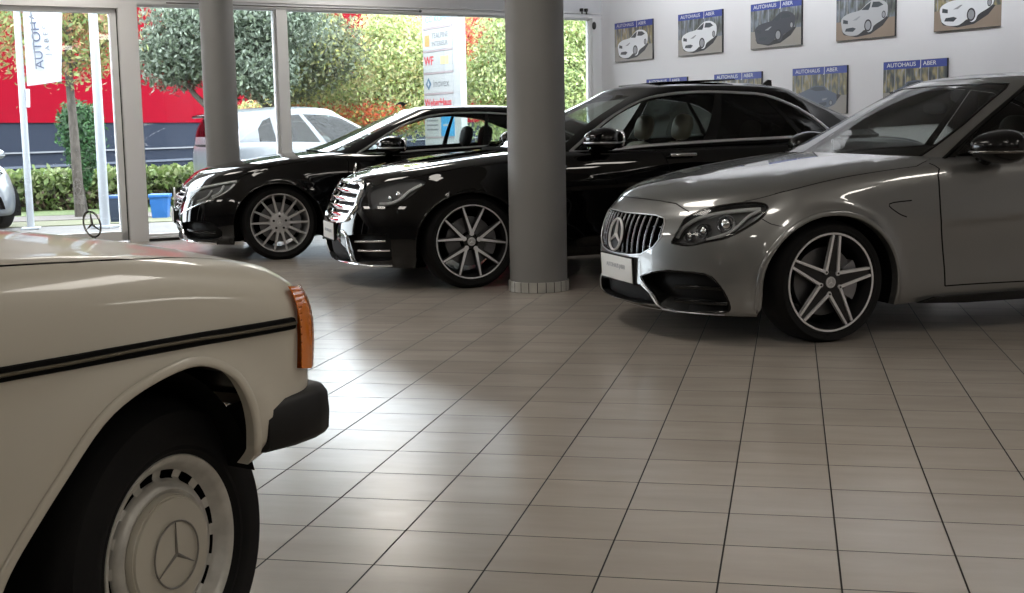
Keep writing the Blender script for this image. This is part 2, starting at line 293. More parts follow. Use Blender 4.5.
# ------------------------------------------------------------------ mesh pieces
class Piece:
    """vertices, faces, optional vertex normals and a material slot per face"""
    def __init__(s): s.V = []; s.F = []; s.N = []; s.M = []
    def add(s, V, F, N=None, m=0):
        o = len(s.V); V = [tuple(map(float, v)) for v in V]
        s.V += V; s.F += [tuple(int(i) + o for i in f) for f in F]; s.M += [m]*len(F)
        s.N += [tuple(map(float, n)) for n in N] if N is not None else [None]*len(V)
        return s
    def join(s, p, m=None):
        o = len(s.V); s.V += p.V; s.F += [tuple(i + o for i in f) for f in p.F]; s.N += p.N; s.M += p.M if m is None else [m]*len(p.F)
        return s
    def tf(s, M):
        M = Matrix(M); R = M.to_3x3()
        try: RN = R.inverted().transposed()
        except Exception: RN = R
        q = Piece(); q.V = [tuple(M @ Vector(v)) for v in s.V]; q.N = [None if n is None else tuple((RN @ Vector(n)).normalized()) for n in s.N]
        q.F = list(s.F) if R.determinant() > 0 else [f[::-1] for f in s.F]; q.M = list(s.M)
        return q
    def mir(s):
        return s.tf(Matrix.Diagonal((1, -1, 1, 1)))
    def at(s, x=0, y=0, z=0): return s.tf(Matrix.Translation((x, y, z)))
    def both(s): return Piece().join(s).join(s.mir())
def link(o, parent=None):
    COL.objects.link(o)
    if parent is not None: o.parent = parent
    return o
def put(name, piece, mats, parent=None, smooth=None, **props):
    me = bpy.data.meshes.new(name)
    me.from_pydata(piece.V, [], piece.F)
    mats = mats if isinstance(mats, (list, tuple)) else [mats]
    for m in mats: me.materials.append(MATS[m] if isinstance(m, str) else m)
    if len(mats) > 1: me.polygons.foreach_set('material_index', piece.M)
    me.validate(); me.update()
    has = any(n is not None for n in piece.N)
    if has and len(me.vertices) == len(piece.V):
        me.polygons.foreach_set('use_smooth', [True]*len(me.polygons))
        vn = [v.vector[:] for v in me.vertex_normals]
        # vertices without a given normal shade flat by their own faces
        nn = [piece.N[i] if piece.N[i] is not None else vn[i] for i in range(len(piece.V))]
        me.normals_split_custom_set_from_vertices(nn)
    elif smooth is not None:
        me.polygons.foreach_set('use_smooth', [True]*len(me.polygons))
        me.set_sharp_from_angle(angle=math.radians(smooth))
    o = bpy.data.objects.new(name, me)
    for k, v in props.items(): o[k] = v
    return link(o, parent)
def root(name, loc, rz, label, cat, group=None):
    o = bpy.data.objects.new(name, None); o.empty_display_size = .2
    o.location = loc; o.rotation_euler = (0, 0, rz); tag(o, label, cat, group)
    return link(o)
def tag(o, label, cat, group=None):
    o['label'] = label; o['category'] = cat
    if group: o['group'] = group
    return o
def struct(o): o['kind'] = 'structure'; return o

def box(a, b, p=None, m=0):
    p = p or Piece(); (x0, y0, z0), (x1, y1, z1) = a, b
    V = [(x0,y0,z0),(x1,y0,z0),(x1,y1,z0),(x0,y1,z0),(x0,y0,z1),(x1,y0,z1),(x1,y1,z1),(x0,y1,z1)]
    return p.add(V, [(0,3,2,1),(4,5,6,7),(0,1,5,4),(1,2,6,5),(2,3,7,6),(3,0,4,7)], m=m)
def rbox(a, b, r=.01, seg=3):
    """a box with rounded edges"""
    bm = bmesh.new(); bmesh.ops.create_cube(bm, size=1)
    c = [(a[i]+b[i])/2 for i in range(3)]; d = [abs(b[i]-a[i]) for i in range(3)]
    for v in bm.verts: v.co = Vector([c[i] + v.co[i]*d[i] for i in range(3)])
    bmesh.ops.bevel(bm, geom=bm.edges[:], offset=min(r, min(d)*.49), segments=seg, profile=.5, affect='EDGES')
    bm.verts.index_update(); p = Piece().add([v.co[:] for v in bm.verts], [[v.index for v in f.verts] for f in bm.faces]); bm.free()
    return p
def ellipsoid(c, s, e=1.0, e2=None, nu=28, nv=16):
    """rounded block; e<1 squarer"""
    e2 = e2 or e; V = []; F = []
    f = lambda t, k: math.copysign(abs(t)**k, t)
    for j in range(nv + 1):
        ph = -math.pi/2 + math.pi*j/nv
        for i in range(nu):
            t = 2*math.pi*i/nu
            V.append((c[0] + s[0]*f(math.cos(ph), e2)*f(math.cos(t), e), c[1] + s[1]*f(math.cos(ph), e2)*f(math.sin(t), e), c[2] + s[2]*f(math.sin(ph), e2)))
    for j in range(nv):
        for i in range(nu):
            a, b = j*nu + i, j*nu + (i+1) % nu
            if j == 0: F.append((a, b + nu, a + nu)) if False else F.append((a, b, b + nu, a + nu))
            else: F.append((a, b, b + nu, a + nu))
    return Piece().add(V, F)
def lathe(prof, n=64, axis='y', arc=2*math.pi, start=0):
    """profile of (radius, height) turned about an axis"""
    V = []; F = []; k = len(prof); closed = abs(arc - 2*math.pi) < 1e-6; cnt = n if closed else n + 1
    for i in range(cnt):
        t = start + arc*i/n; c, s = math.cos(t), math.sin(t)
        for r, h in prof:
            V.append((r*c, h, r*s) if axis == 'y' else (r*c, r*s, h) if axis == 'z' else (h, r*c, r*s))
    for i in range(n):
        a, b = i*k, ((i+1) % cnt)*k
        for j in range(k - 1):
            q = (a+j, a+j+1, b+j+1, b+j)
            F.append(q if axis == 'y' else q[::-1])
    return Piece().add(V, F)
def tube(pts, r, n=10, closed=False, cap=True):
    """round bar along points; r number or list"""
    P = [Vector(p) for p in pts]; N = len(P); V = []; F = []
    up = None
    for i in range(N):
        a = P[(i-1) % N] if closed else P[max(i-1, 0)]; b = P[(i+1) % N] if closed else P[min(i+1, N-1)]
        t = (b - a).normalized()
        if up is None:
            up = t.orthogonal().normalized()
        up = (up - t*up.dot(t))
        up = up.normalized() if up.length > 1e-6 else t.orthogonal().normalized()
        w = t.cross(up); rr = r[i] if isinstance(r, (list, tuple)) else r
        for k in range(n):
            an = 2*math.pi*k/n
            V.append(P[i] + (up*math.cos(an) + w*math.sin(an))*rr)
    for i in range(N if closed else N - 1):
        for k in range(n):
            a, b = i*n, ((i+1) % N)*n
            F.append((a+k, a+(k+1) % n, b+(k+1) % n, b+k))
    if cap and not closed:
        F.append(tuple(range(n))[::-1]); F.append(tuple((N-1)*n + k for k in range(n)))
    return Piece().add(V, F)
def prism(poly, a, b, plane='xz'):
    """flat outline given thickness between a and b along the third axis"""
    def P(p, h): return (p[0], h, p[1]) if plane == 'xz' else (p[0], p[1], h) if plane == 'xy' else (h, p[0], p[1])
    n = len(poly); V = [P(p, a) for p in poly] + [P(p, b) for p in poly]
    F = [tuple(range(n)), tuple(range(2*n-1, n-1, -1))] + [(i, i+n, (i+1) % n + n, (i+1) % n) for i in range(n)]
    # orient outwards
    q = Piece().add(V, F); bm = bmesh.new(); vs = [bm.verts.new(v) for v in V]
    for f in F: bm.faces.new([vs[i] for i in f])
    bmesh.ops.recalc_face_normals(bm, faces=bm.faces[:]); bm.verts.index_update()
    q = Piece().add([v.co[:] for v in bm.verts], [[v.index for v in f.verts] for f in bm.faces]); bm.free()
    return q
def ribbon(P, N, w, t, lift=0.0):
    """raised strip of width w and thickness t lying on a surface along points P with normals N"""
    P = np.asarray(P, float); N = np.asarray(N, float); n = len(P)
    T = np.gradient(P, axis=0); T /= np.linalg.norm(T, axis=1)[:, None] + 1e-12
    B = np.cross(N, T); B /= np.linalg.norm(B, axis=1)[:, None] + 1e-12
    w = np.broadcast_to(np.asarray(w, float), (n,))[:, None]/2
    prof = [(-1, 0), (-.85, .75), (-.4, 1), (.4, 1), (.85, .75), (1, 0)]; k = len(prof)
    V = np.stack([P + B*w*a + N*(lift + t*h) for a, h in prof], 1).reshape(-1, 3)
    F = []
    for i in range(n - 1):
        for j in range(k - 1):
            a, b = i*k + j, (i+1)*k + j
            F.append((a, a+1, b+1, b))
    F.append(tuple(range(k))[::-1]); F.append(tuple((n-1)*k + j for j in range(k)))
    return Piece().add(V, F)
def star(R, t, ring=.09, arm=.17, flat=False):
    """three-pointed star in a ring, in the y-z plane facing +x"""
    p = Piece()
    pr = [(R*(1-ring), 0), (R*(1-ring), t*.6), (R*(1-ring*.5), t), (R, t*.6), (R, 0)]
    if flat: pr = [(R*(1-ring), 0), (R*(1-ring), t), (R, t), (R, 0)]
    p.join(lathe(pr, 48, 'x'))
    Ri = R*(1-ring*.6); c = R*arm*.5
    for k in range(3):
        a = math.pi/2 + k*2*math.pi/3
        d = (math.cos(a), math.sin(a)); tip = (d[0]*Ri, d[1]*Ri)
        l = (math.cos(a+math.pi/3)*c*2*.58, math.sin(a+math.pi/3)*c*2*.58); r = (math.cos(a-math.pi/3)*c*2*.58, math.sin(a-math.pi/3)*c*2*.58)
        h = t*1.3 if not flat else t
        V = [(0, *l), (0, *tip), (0, *r), (h, 0, 0), (h*.6, *tip), (0, 0, 0)]
        if flat:
            V = [(t, *l), (t, *tip), (t, *r), (t, 0, 0), (0, *l), (0, *tip), (0, *r)]
            p.add(V, [(3, 2, 1), (3, 1, 0), (0, 1, 5, 4), (1, 2, 6, 5)])
        else:
            p.add(V, [(3, 4, 0), (3, 2, 4), (0, 4, 1), (4, 2, 1)])
    return p
def text(name, body, size, M, m, parent, extrude=.001, align='CENTER', squeeze=1.0, bold=0.0):
    cu = bpy.data.curves.new(name, 'FONT'); cu.body = body; cu.size = size; cu.align_x = align; cu.align_y = 'CENTER'; cu.extrude = extrude; cu.offset = bold
    t = bpy.data.objects.new(name, cu); COL.objects.link(t)
    bpy.context.view_layer.update()
    me = bpy.data.meshes.new_from_object(t.evaluated_get(bpy.context.evaluated_depsgraph_get())); bpy.data.objects.remove(t); bpy.data.curves.remove(cu)
    me.materials.clear(); me.materials.append(MATS[m]); me.name = name
    o = link(bpy.data.objects.new(name, me), parent)
    o.matrix_local = M @ Matrix.Diagonal((squeeze, 1, 1, 1))
    return o

# ------------------------------------------------------------------ cutting panels out of a surface
class Shell:
    def __init__(s, L, nu=(54, 70, 26), nv=9):
        s.L = L; s.uu, s.LU, s.vv, s.LT = L.scale(); s.feats = []; s.nu = nu; s.nv = nv
    def st(s, uv): uv = np.asarray(uv); return np.stack([np.interp(uv[:, 0], s.uu, s.LU), np.interp(uv[:, 1], s.vv, s.LT)], 1)
    def uv(s, st): return np.stack([np.interp(st[:, 0], s.LU, s.uu), np.interp(st[:, 1], s.LT, s.vv)], 1)
    def poly(s, name, uv, sm=0):
        """a panel: closed outline in (u,v)"""
        q = s.st(uv)
        if sm: q = smooth(q, sm, True)
        s.feats.append((name, resample(q, .02)))
    def xyz(s, name, pts, w=(1, 1, 1), vr=None, sm=0):
        pts = np.array(pts, float); pts[:, 1] = np.abs(pts[:, 1])
        s.poly(name, s.L.near(pts, w, vr), sm)
    def line(s, name, uv, width, sm=0):
        """a thin strip of the given width along a line in (u,v)"""
        uv = np.asarray(uv, float)
        q = s.st(uv)
        if sm: q = smooth(q, sm)
        q = resample_open(q, .03); uv = s.uv(q)
        P, N, du, dv = s.L.frame(uv[:, 0], uv[:, 1])
        T = np.gradient(P, axis=0); T /= np.linalg.norm(T, axis=1)[:, None] + 1e-12
        B = np.cross(N, T)*width/2
        # solve B = a*du + b*dv
        a11 = (du*du).sum(1); a12 = (du*dv).sum(1); a22 = (dv*dv).sum(1) + 1e-12; b1 = (du*B).sum(1); b2 = (dv*B).sum(1)
        det = a11*a22 - a12*a12 + 1e-12
        d = np.stack([(b1*a22 - b2*a12)/det, (b2*a11 - b1*a12)/det], 1)
        hi = np.array([1, s.L.n - 1])
        s.feats.append((name, np.concatenate([s.st(np.clip(uv + d, 0, hi)), s.st(np.clip(uv - d, 0, hi))[::-1]])))
    def cut(s):
        L = s.L
        a, b, c = s.nu
        u = np.concatenate([np.linspace(0, UF, a, False), np.linspace(UF, UR, b, False), np.linspace(UR, 1, c)])
        v = np.linspace(0, L.n - 1, s.nv*(L.n - 1) + 1)
        G = s.st(np.stack([x.ravel() for x in np.meshgrid(u, v)], 1))
        smax, tmax = s.LU[-1], s.LT[-1]
        C = np.concatenate([f[1] for f in s.feats]) if s.feats else np.zeros((0, 2))
        if len(C):
            keep = np.ones(len(G), bool)
            for k in range(0, len(G), 4000):
                g = G[k:k+4000]; d = ((g[:, None] - C[None])**2).sum(2).min(1); keep[k:k+4000] = d > .008**2
            edge = (G[:, 0] < 1e-9) | (G[:, 0] > smax - 1e-9) | (G[:, 1] < 1e-9) | (G[:, 1] > tmax - 1e-9)
            G = G[keep | edge]
        pts = [Vector(p) for p in G]; E = []
        for name, q in s.feats:
            o = len(pts); pts += [Vector((min(max(p[0], 0), smax), min(max(p[1], 0), tmax))) for p in q]
            E += [(o + i, o + (i+1) % len(q)) for i in range(len(q))]
        co, _, fs, *_ = geometry.delaunay_2d_cdt(pts, E, [], 0, 1e-5)
        ST = np.array([p[:] for p in co]); T = np.array([f[:] for f in fs])
        UVs = s.uv(ST); P, N, _, _ = L.frame(UVs[:, 0], UVs[:, 1])
        cen = ST[T].mean(1); lab = np.zeros(len(T), int); names = ['body']
        for name, q in s.feats:
            if name not in names: names.append(name)
            lo, hi = q.min(0), q.max(0)
            k = np.where((cen >= lo).all(1) & (cen <= hi).all(1))[0]
            k = k[inside(cen[k], q)]; lab[k] = names.index(name)
        A = np.cross(P[T[:, 1]] - P[T[:, 0]], P[T[:, 2]] - P[T[:, 0]]); ar = np.linalg.norm(A, axis=1)
        fl = (A*N[T].mean(1)).sum(1) < 0
        T[fl] = T[fl][:, ::-1]
        s.R = {}
        for i, nm in enumerate(names):
            t = T[(lab == i) & (ar > 1e-10)]
            if len(t) == 0: continue
            ids, inv = np.unique(t, return_inverse=True)
            s.R[nm] = (P[ids], inv.reshape(-1, 3), N[ids], ST[ids])
        return s
    def get(s, nm, both=True, lift=0., depth=None, dirn=None, wall=None, back=True):
        """panel as a Piece; depth: a recess of that depth instead; wall: a turned-in edge of that depth"""
        p = Piece()
        if nm not in s.R: print('no panel', nm); return p
        P, T, N, ST = s.R[nm]
        D = np.broadcast_to(np.array(dirn, float), P.shape) if dirn is not None else -N
        if depth is None or back:
            Q = P + N*lift + (D*depth if depth else 0)
            p.add(Q, T, N)
        if depth is not None or wall is not None:
            d = depth if depth is not None else wall
            from collections import Counter
            cnt = Counter(); 
            for t in T:
                for a, b in ((t[0], t[1]), (t[1], t[2]), (t[2], t[0])): cnt[(min(a, b), max(a, b))] += 1
            V = []; F = []
            for t in T:
                for a, b in ((t[0], t[1]), (t[1], t[2]), (t[2], t[0])):
                    if cnt[(min(a, b), max(a, b))] == 1 and not (abs(P[a, 1]) < 1e-4 and abs(P[b, 1]) < 1e-4) and not (ST[a, 1] < 1e-5 and ST[b, 1] < 1e-5):
                        o = len(V); V += [P[a], P[b], P[b] + D[b]*d, P[a] + D[a]*d]
                        F.append((o, o+1, o+2, o+3) if depth is not None else (o+1, o, o+3, o+2))
            p.add(V, F)
        return p.both() if both else p
    def on(s, uv, lift=0., n=.02, sm=0):
        """points and normals along a line in (u,v)"""
        q = s.st(np.asarray(uv, float))
        if sm: q = smooth(q, sm)
        q = resample_open(q, n); w = s.uv(q); P, N, _, _ = s.L.frame(w[:, 0], w[:, 1])
        return P + N*lift, N
def resample(q, d):
    out = []
    for i in range(len(q)):
        a, b = q[i], q[(i+1) % len(q)]; k = max(1, int(np.linalg.norm(b - a)/d))
        out += [a + (b - a)*j/k for j in range(k)]
    return np.array(out)
def resample_open(q, d):
    out = []
    for i in range(len(q) - 1):
        a, b = q[i], q[i+1]; k = max(1, int(np.linalg.norm(b - a)/d))
        out += [a + (b - a)*j/k for j in range(k)]
    return np.array(out + [q[-1]])
# ------------------------------------------------------------------ materials used by the cars
mat('tyre', (.007, .007, .0075), .7, spec=.2, bump=.05, bscale=90); mat('rubber', (.004, .004, .004), .85, spec=.1); mat('trim_black', (.008, .008, .0085), .65, spec=.25)
mat('gloss_black', (.004, .004, .0045), .15, spec=.4); mat('grille_black', (.004, .004, .0045), .5, spec=.2); mat('rim_black', (.010, .010, .011), .35)
mat('rim_bright', (.85, .85, .87), .42, .65); mat('rim_silver', (.56, .56, .57), .38, .7); mat('rim_steel', (.58, .57, .53), .42, .45, var=.12, vscale=30)
mat('cap_ivory', (.55, .52, .44), .35, 0, .4); mat('cap_groove', (.22, .21, .19), .35, .5); mat('disc_metal', (.16, .16, .165), .4, 1.0); mat('lamp_house_light', (.24, .24, .25), .3, .5); mat('dark_chrome', (.20, .20, .21), .25, 1.0); mat('caliper', (.32, .32, .34), .4, .8)
mat('chrome', (.86, .87, .88), .08, 1.0); mat('bar_chrome', (.34, .345, .36), .25, 1.0); mat('satin_silver', (.62, .63, .65), .3, .9); mat('badge_white', (.86, .87, .89), .3, 0.)
mat('mirror', (.8, .82, .85), .02, 1.0); mat('lamp_house', (.20, .20, .21), .3, .6); mat('lamp_white', (.95, .95, .96), .3); mat('lamp_chrome', (.7, .72, .75), .08, 1.0); mat('lamp_red', (.35, .01, .01), .2, coat=1)
mat('plate_white', (.78, .78, .76), .4); mat('plate_print', (.42, .43, .46), .5); mat('leather_black', (.009, .009, .01), .6, spec=.25); mat('leather_beige', (.42, .39, .32), .5)
mat('amber', (.75, .20, .01), .15, coat=.8)
mat('paint_grey', (.21, .213, .212), .36, .65, 1.0, coat_rough=.02); MATS['paint_grey'].node_tree.nodes['Principled BSDF'].inputs['Coat IOR'].default_value = 1.9; mat('paint_black', (.0022, .0022, .0026), .5, 0, 1.0, coat_rough=.015, spec=0.); mat('paint_ivory', (.60, .565, .48), .42, 0, .55, coat_rough=.06)
mat('paint_white', (.125, .134, .148), .3, 0, .6); mat('mesh_black', (.007, .007, .0075), .6, spec=.15, bump=.8, bscale=120)
glassmat('lens', (.93, .95, .96), 1.45); glassmat('glass_screen', (.84, .90, .87), 1.75); glassmat('glass_mid', (.45, .50, .48)); glassmat('glass_dark', (.16, .18, .17)); glassmat('glass_clear', (.75, .80, .77))
glassmat('glass_tint', (.06, .07, .065))
glassmat('glass_pale', (.88, .92, .90)); mat('trim_bead', (.16, .14, .10), .3, .6); mat('bumper_rubber', (.006, .006, .0065), .55, spec=.3); mat('emblem_dark', (.22, .21, .20), .25, 1.0); glassmat('glass_bright', (.86, .90, .88))
# ------------------------------------------------------------------ wheels
def bar(a, b, wa, wb, ya, yb, ta, tb):
    """spoke between points a and b of the wheel plane (x,z): widths, face heights (y), thicknesses"""
    ax, az = a; bx, bz = b; l = math.hypot(bx-ax, bz-az) or 1; nx, nz = -(bz-az)/l, (bx-ax)/l
    V = []
    for (x, z), w, y, t in ((a, wa, ya, ta), (b, wb, yb, tb)):
        V += [(x+nx*w/2, y, z+nz*w/2), (x-nx*w/2, y, z-nz*w/2), (x-nx*w*.62, y-t, z-nz*w*.62), (x+nx*w*.62, y-t, z+nz*w*.62)]
    return Piece().add(V, [(0,1,5,4), (1,2,6,5), (2,3,7,6), (3,0,4,7), (0,3,2,1), (4,5,6,7)])
def pol(r, a): return (r*math.cos(a), r*math.sin(a))
def rim_barrel(R, depth=.19, lip=.016):
    return lathe([(R-.004, -.012), (R, -.004), (R-.002, 0), (R-lip*.8, -.001), (R-lip, -.012), (R-lip-.010, -.03), (R-lip-.016, -.07), (R-lip-.03, -depth)], 96)
def make_wheel(car, x, y, side, zc, Rt, R, kind, steer=0., W=.12):
    """tyre with rim, brake and cap; y is the outer rim face"""
    t = put('wheel', lathe([(R-.015, -W*1.6), (R+.004, -W*1.9), (R+.035, -W*2.02), (Rt-.028, -W*1.98), (Rt-.010, -W*1.86), (Rt, -W*1.6), (Rt+.001, -W), (Rt, -W*.42), (Rt-.010, -W*.14), (Rt-.030, .006),
                      (R+.040, .014), (R+.022, .012), (R+.018, .0095), (R+.010, .010), (R+.003, .002), (R-.006, -.004)], 96), 'tyre', car, smooth=35)
    t.location = (x, y*side, zc); t.rotation_euler = (0, 0, (0 if side > 0 else math.pi) + steer)
    if kind == 'five':                                       # five twin spokes, machined faces on black
        p = Piece(); dk = Piece(); dk.join(rim_barrel(R)); p.join(lathe([(R-.013, -.004), (R-.011, .001), (R-.002, .002), (R+.002, -.004)], 96))
        a0 = math.radians(98)
        for k in range(5):
            a = a0 + k*2*math.pi/5; av = a + math.pi/5
            dk.join(bar(pol(.04, a), pol(R-.012, a), .066, .040, -.010, -.014, .03, .03))
            v = pol(.062, av)
            for sgn in (-1, 1):
                aa = av + sgn*math.pi/5
                e = pol(R-.010, aa - sgn*.075)
                p.join(bar(v, e, .015, .012, -.002, -.003, .022, .02))
                p.join(bar(pol(.048, av), v, .010, .022, -.004, -.002, .02, .022))
            p.join(lathe([(0, 0), (.012, -.0005), (.013, -.02)], 14).at(v[0], -.001, v[1]))
            dk.join(lathe([(0, .003), (.0055, .002), (.006, -.01)], 10).at(v[0], 0, v[1]))
        r = put('rim', dk, 'rim_black', t, smooth=40); put('machined_spokes', p, 'rim_bright', t, smooth=30)
        dk = lathe([(.058, -.03), (.056, -.009), (.04, -.006), (0, -.006)], 32); put('hub', dk, 'rim_black', t, smooth=40)
    elif kind == 'ten':                                      # ten spokes joined in pairs
        p = Piece(); dk = rim_barrel(R); p.join(lathe([(R-.012, -.004), (R-.010, .001), (R-.002, .002), (R+.002, -.004)], 96))
        a0 = math.radians(94)
        for k in range(5):
            av = a0 + k*2*math.pi/5; v = pol(.058, av)
            for sgn in (-1, 1):
                e = pol(R-.010, av + sgn*math.pi/10)
                p.join(bar(v, e, .022, .012, -.014, -.003, .024, .02)); dk.join(bar(v, e, .034, .022, -.019, -.008, .03, .03))
            p.join(lathe([(0, 0), (.017, -.001), (.018, -.02)], 16).at(v[0], -.013, v[1]))
        put('rim', dk, 'rim_black', t, smooth=40); put('machined_spokes', p, 'rim_bright', t, smooth=30)
        put('hub', lathe([(.055, -.05), (.052, -.018), (.035, -.014), (0, -.014)], 32), 'rim_black', t, smooth=40)
    elif kind == 'fourteen':
        p = rim_barrel(R, lip=.014); a0 = math.radians(90)
        for k in range(14):
            a = a0 + (k+.5)*2*math.pi/14
            p.join(bar(pol(.07, a), pol(R-.012, a), .024, .014, -.016, -.003, .03, .02))
        p.join(lathe([(.10, -.04), (.092, -.018), (.07, -.012), (.036, -.014), (0, -.014)], 48))
        put('rim', p, 'rim_silver', t, smooth=30)
        q = Piece()
        for k in range(5): put('wheel_bolt', lathe([(0, .0), (.011, 0), (.012, -.006)], 12).at(*[(pol(.058, a0 + k*2*math.pi/5))[0], -.011, (pol(.058, a0 + k*2*math.pi/5))[1]]), 'rim_black', t, smooth=40)
        
    elif kind == 'steel':                                    # pressed steel wheel, slotted, with a painted cap
        p = lathe([(R, -.012), (R+.002, -.004), (R-.003, .002), (R-.012, .000), (R-.020, -.008), (R-.028, -.022), (R-.034, -.029)], 96)
        p.join(lathe([(R-.052, -.034), (R-.055, -.024), (R-.062, -.016), (R-.072, -.014), (R-.082, -.020), (R-.088, -.022)], 96))
        n = 16
        for k in range(n):                                   # webs between the slots
            a = 2*math.pi*k/n; V = []
            for aa in np.linspace(a-.075, a+.075, 5):
                for r, yy in ((R-.030, -.026), (R-.036, -.031), (R-.048, -.034), (R-.056, -.026)): V.append((*pol(r, aa),)[:1] + (yy,) + (pol(r, aa)[1],))
            p.add(V, [(i*4+j, i*4+j+1, i*4+j+5, i*4+j+4) for i in range(4) for j in range(3)])
        put('rim', p, 'rim_steel', t, smooth=40)
        c = lathe([(R-.080, -.022), (R-.081, -.010), (R-.084, -.005), (R-.087, -.0055), (R-.089, -.001), (R-.13, .005), (0, .009)], 96)
        put('hub_cap', c, 'cap_ivory', t, smooth=50)
        s = star(.069, .003, .05, .13).tf(Matrix.Translation((0, .0085, 0)) @ Matrix.Rotation(math.pi/2, 4, 'Z'))
        put('star_emblem', s, 'cap_groove', t, smooth=30)
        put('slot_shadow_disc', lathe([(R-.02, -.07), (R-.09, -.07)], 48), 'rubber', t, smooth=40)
    if kind != 'steel':
        d = lathe([(.07, -.075), (.178, -.075), (.180, -.08), (.180, -.10), (.07, -.10)], 64)
        put('brake_disc', d, 'disc_metal', t, smooth=30)
        cal = Piece(); N = 10
        for i in range(N):
            pass
        arc = [pol(r, a) for r, a in [(.125, x) for x in np.linspace(2.6, 3.7, 10)] + [(.20, x) for x in np.linspace(3.7, 2.6, 10)]]
        put('brake_caliper', prism(arc, -.06, -.115), 'caliper', t)
        put('centre_cap', lathe([(0, .0), (.030, -.001), (.033, -.006), (.033, -.02)], 32).at(0, -.004 if kind == 'five' else -.010, 0), 'rim_silver', t, smooth=40)
        s = star(.026, .0015, .1, .2).tf(Matrix.Translation((0, -.003 if kind == 'five' else -.009, 0)) @ Matrix.Rotation(math.pi/2, 4, 'Z'))
        put('star_emblem', s, 'rim_bright', t, smooth=30)
    return t

# ------------------------------------------------------------------ shared car parts
def arch_uv(L, cx, cz, rx, rz, vmax=6, zlow=-.1, n=40):
    a = np.linspace(-.9, math.pi+.9, n)
    q = np.stack([cx + rx*np.cos(a), np.full(n, .9), cz + np.where(np.sin(a) > 0, rz, rx)*np.sin(a)], 1)
    # straight legs down past the sill
    q[:, 0] = np.where(np.sin(a) < 0, cx + rx*np.sign(np.cos(a))*(1 - .06*np.sin(a)**2), q[:, 0])
    return L.near(q, (1, .02, 1), (0, vmax))
def seat(car, x, y, m, z=.30, back=.60, head=True, w=.25, lean=.24):
    s = put('seat', rbox((x-.26, y-w, z), (x+.28, y+w, z+.16), .06), m, car, smooth=60)
    b = ellipsoid((0, 0, back/2), (.085, w, back/2), .6, .55).tf(Matrix.Translation((x-.25, y, z+.10)) @ Matrix.Rotation(-lean, 4, 'Y'))
    put('seat_back', b, m, s, smooth=60)
    if head:
        h = ellipsoid((0, 0, back+.12), (.055, .135, .105), .75, .7).tf(Matrix.Translation((x-.25, y, z+.10)) @ Matrix.Rotation(-lean, 4, 'Y'))
        put('headrest', h, m, s, smooth=60)
        put('headrest_post', Piece().join(tube([(0, -.05, back-.05), (0, -.05, back+.08)], .007)).join(tube([(0, .05, back-.05), (0, .05, back+.08)], .007)).tf(Matrix.Translation((x-.25, y, z+.10)) @ Matrix.Rotation(-lean, 4, 'Y')), 'chrome', s, smooth=40)
    return s
def interior(car, sp):
    m = sp.get('seat', 'leather_black'); zf = .22
    x0, x1 = sp['cabin']
    fl = Piece(); box((x1, -.74, zf-.03), (x0, .74, zf), fl); box((x1-.02, -.74, zf), (x1, .74, sp['belt']-.06), fl)
    put('cabin_floor', fl, 'trim_black', car)
    d = ellipsoid((x0-.10, 0, sp['belt']-.13), (.26, .74, .12), .5, .6); put('dashboard', d, 'trim_black', car, smooth=60)
    for y in (-.37, .37):
        seat(car, sp['seat_x'], y, m, z=sp['seat_z'], back=sp.get('back', .60))
    if sp.get('rear_x') is not None:
        for y in (-.36, .36): seat(car, sp['rear_x'], y, m, z=sp['seat_z']+.02, back=.52, head=sp.get('rear_heads', True), w=.33)
    sx = sp['seat_x'] + .42; rz = sp['belt'] - .10
    w = lathe([(.172, -.012), (.184, 0), (.172, .012), (.160, 0), (.172, -.012)], 40, 'x'); w.join(box((-.01, -.16, -.02), (.01, .16, .02))); w.join(box((-.01, -.02, -.16), (.01, .02, 0)))
    put('steering_wheel', w.tf(Matrix.Translation((sx, .37, rz)) @ Matrix.Rotation(.45, 4, 'Y')), 'trim_black', car, smooth=50)
def inner_side(car, sp):
    """door cards inside the body, so that the cabin is closed below the windows"""
    x0, x1 = sp['cabin']
    p = box((x1, .735, .2), (x0, .755, sp['belt']-.03))
    for q in (p, p.mir()): put('door_card', q, 'trim_black', car)
def mirror_part(car, x, y, z, m, sc=1., side=1, strip='chrome', tilt=0.):
    b = ellipsoid((0, 0, 0), (.115*sc, .125*sc, .078*sc), .85, .8)
    b.V = [(vx*(1 - .25*(vy/(.125*sc))) - (.035 if vx < -.04*sc else 0)*0, vy, vz*(1 - .22*max(0, vx/(.115*sc)))) for vx, vy, vz in b.V]
    b.join(tube([(-.01, -.10*sc, -.045*sc), (.0, -.16*sc, -.085*sc), (.01, -.22*sc, -.10*sc)], [.03*sc, .035*sc, .045*sc]))
    q = put('wing_mirror', b.tf(Matrix.Translation((x, y, z)) if side > 0 else Matrix.Translation((x, -y, z)) @ Matrix.Diagonal((1, -1, 1, 1))), m, car, smooth=50)
    s = Piece().join(box((-.075*sc, -.08*sc, -.022*sc), (.085*sc, .132*sc, -.008*sc)))
    e = ellipsoid((0, 0, -.012*sc), (.117*sc, .128*sc, .012*sc), .85, .6)
    e.V = [(vx*(1 - .25*(vy/(.125*sc))), vy, vz) for vx, vy, vz in e.V]
    put('mirror_strip', e.tf(Matrix.Translation((x+.002, y+.001, z-.012)) if side > 0 else Matrix.Translation((x, -y, z-.012)) @ Matrix.Diagonal((1, -1, 1, 1))), strip, q, smooth=50)
    g = ellipsoid((-.105*sc, 0, 0), (.02, .105*sc, .062*sc), .8, .7)
    put('mirror_glass', g.tf(Matrix.Translation((x, y, z)) if side > 0 else Matrix.Translation((x, -y, z)) @ Matrix.Diagonal((1, -1, 1, 1))), 'mirror', q, smooth=50)
    return q
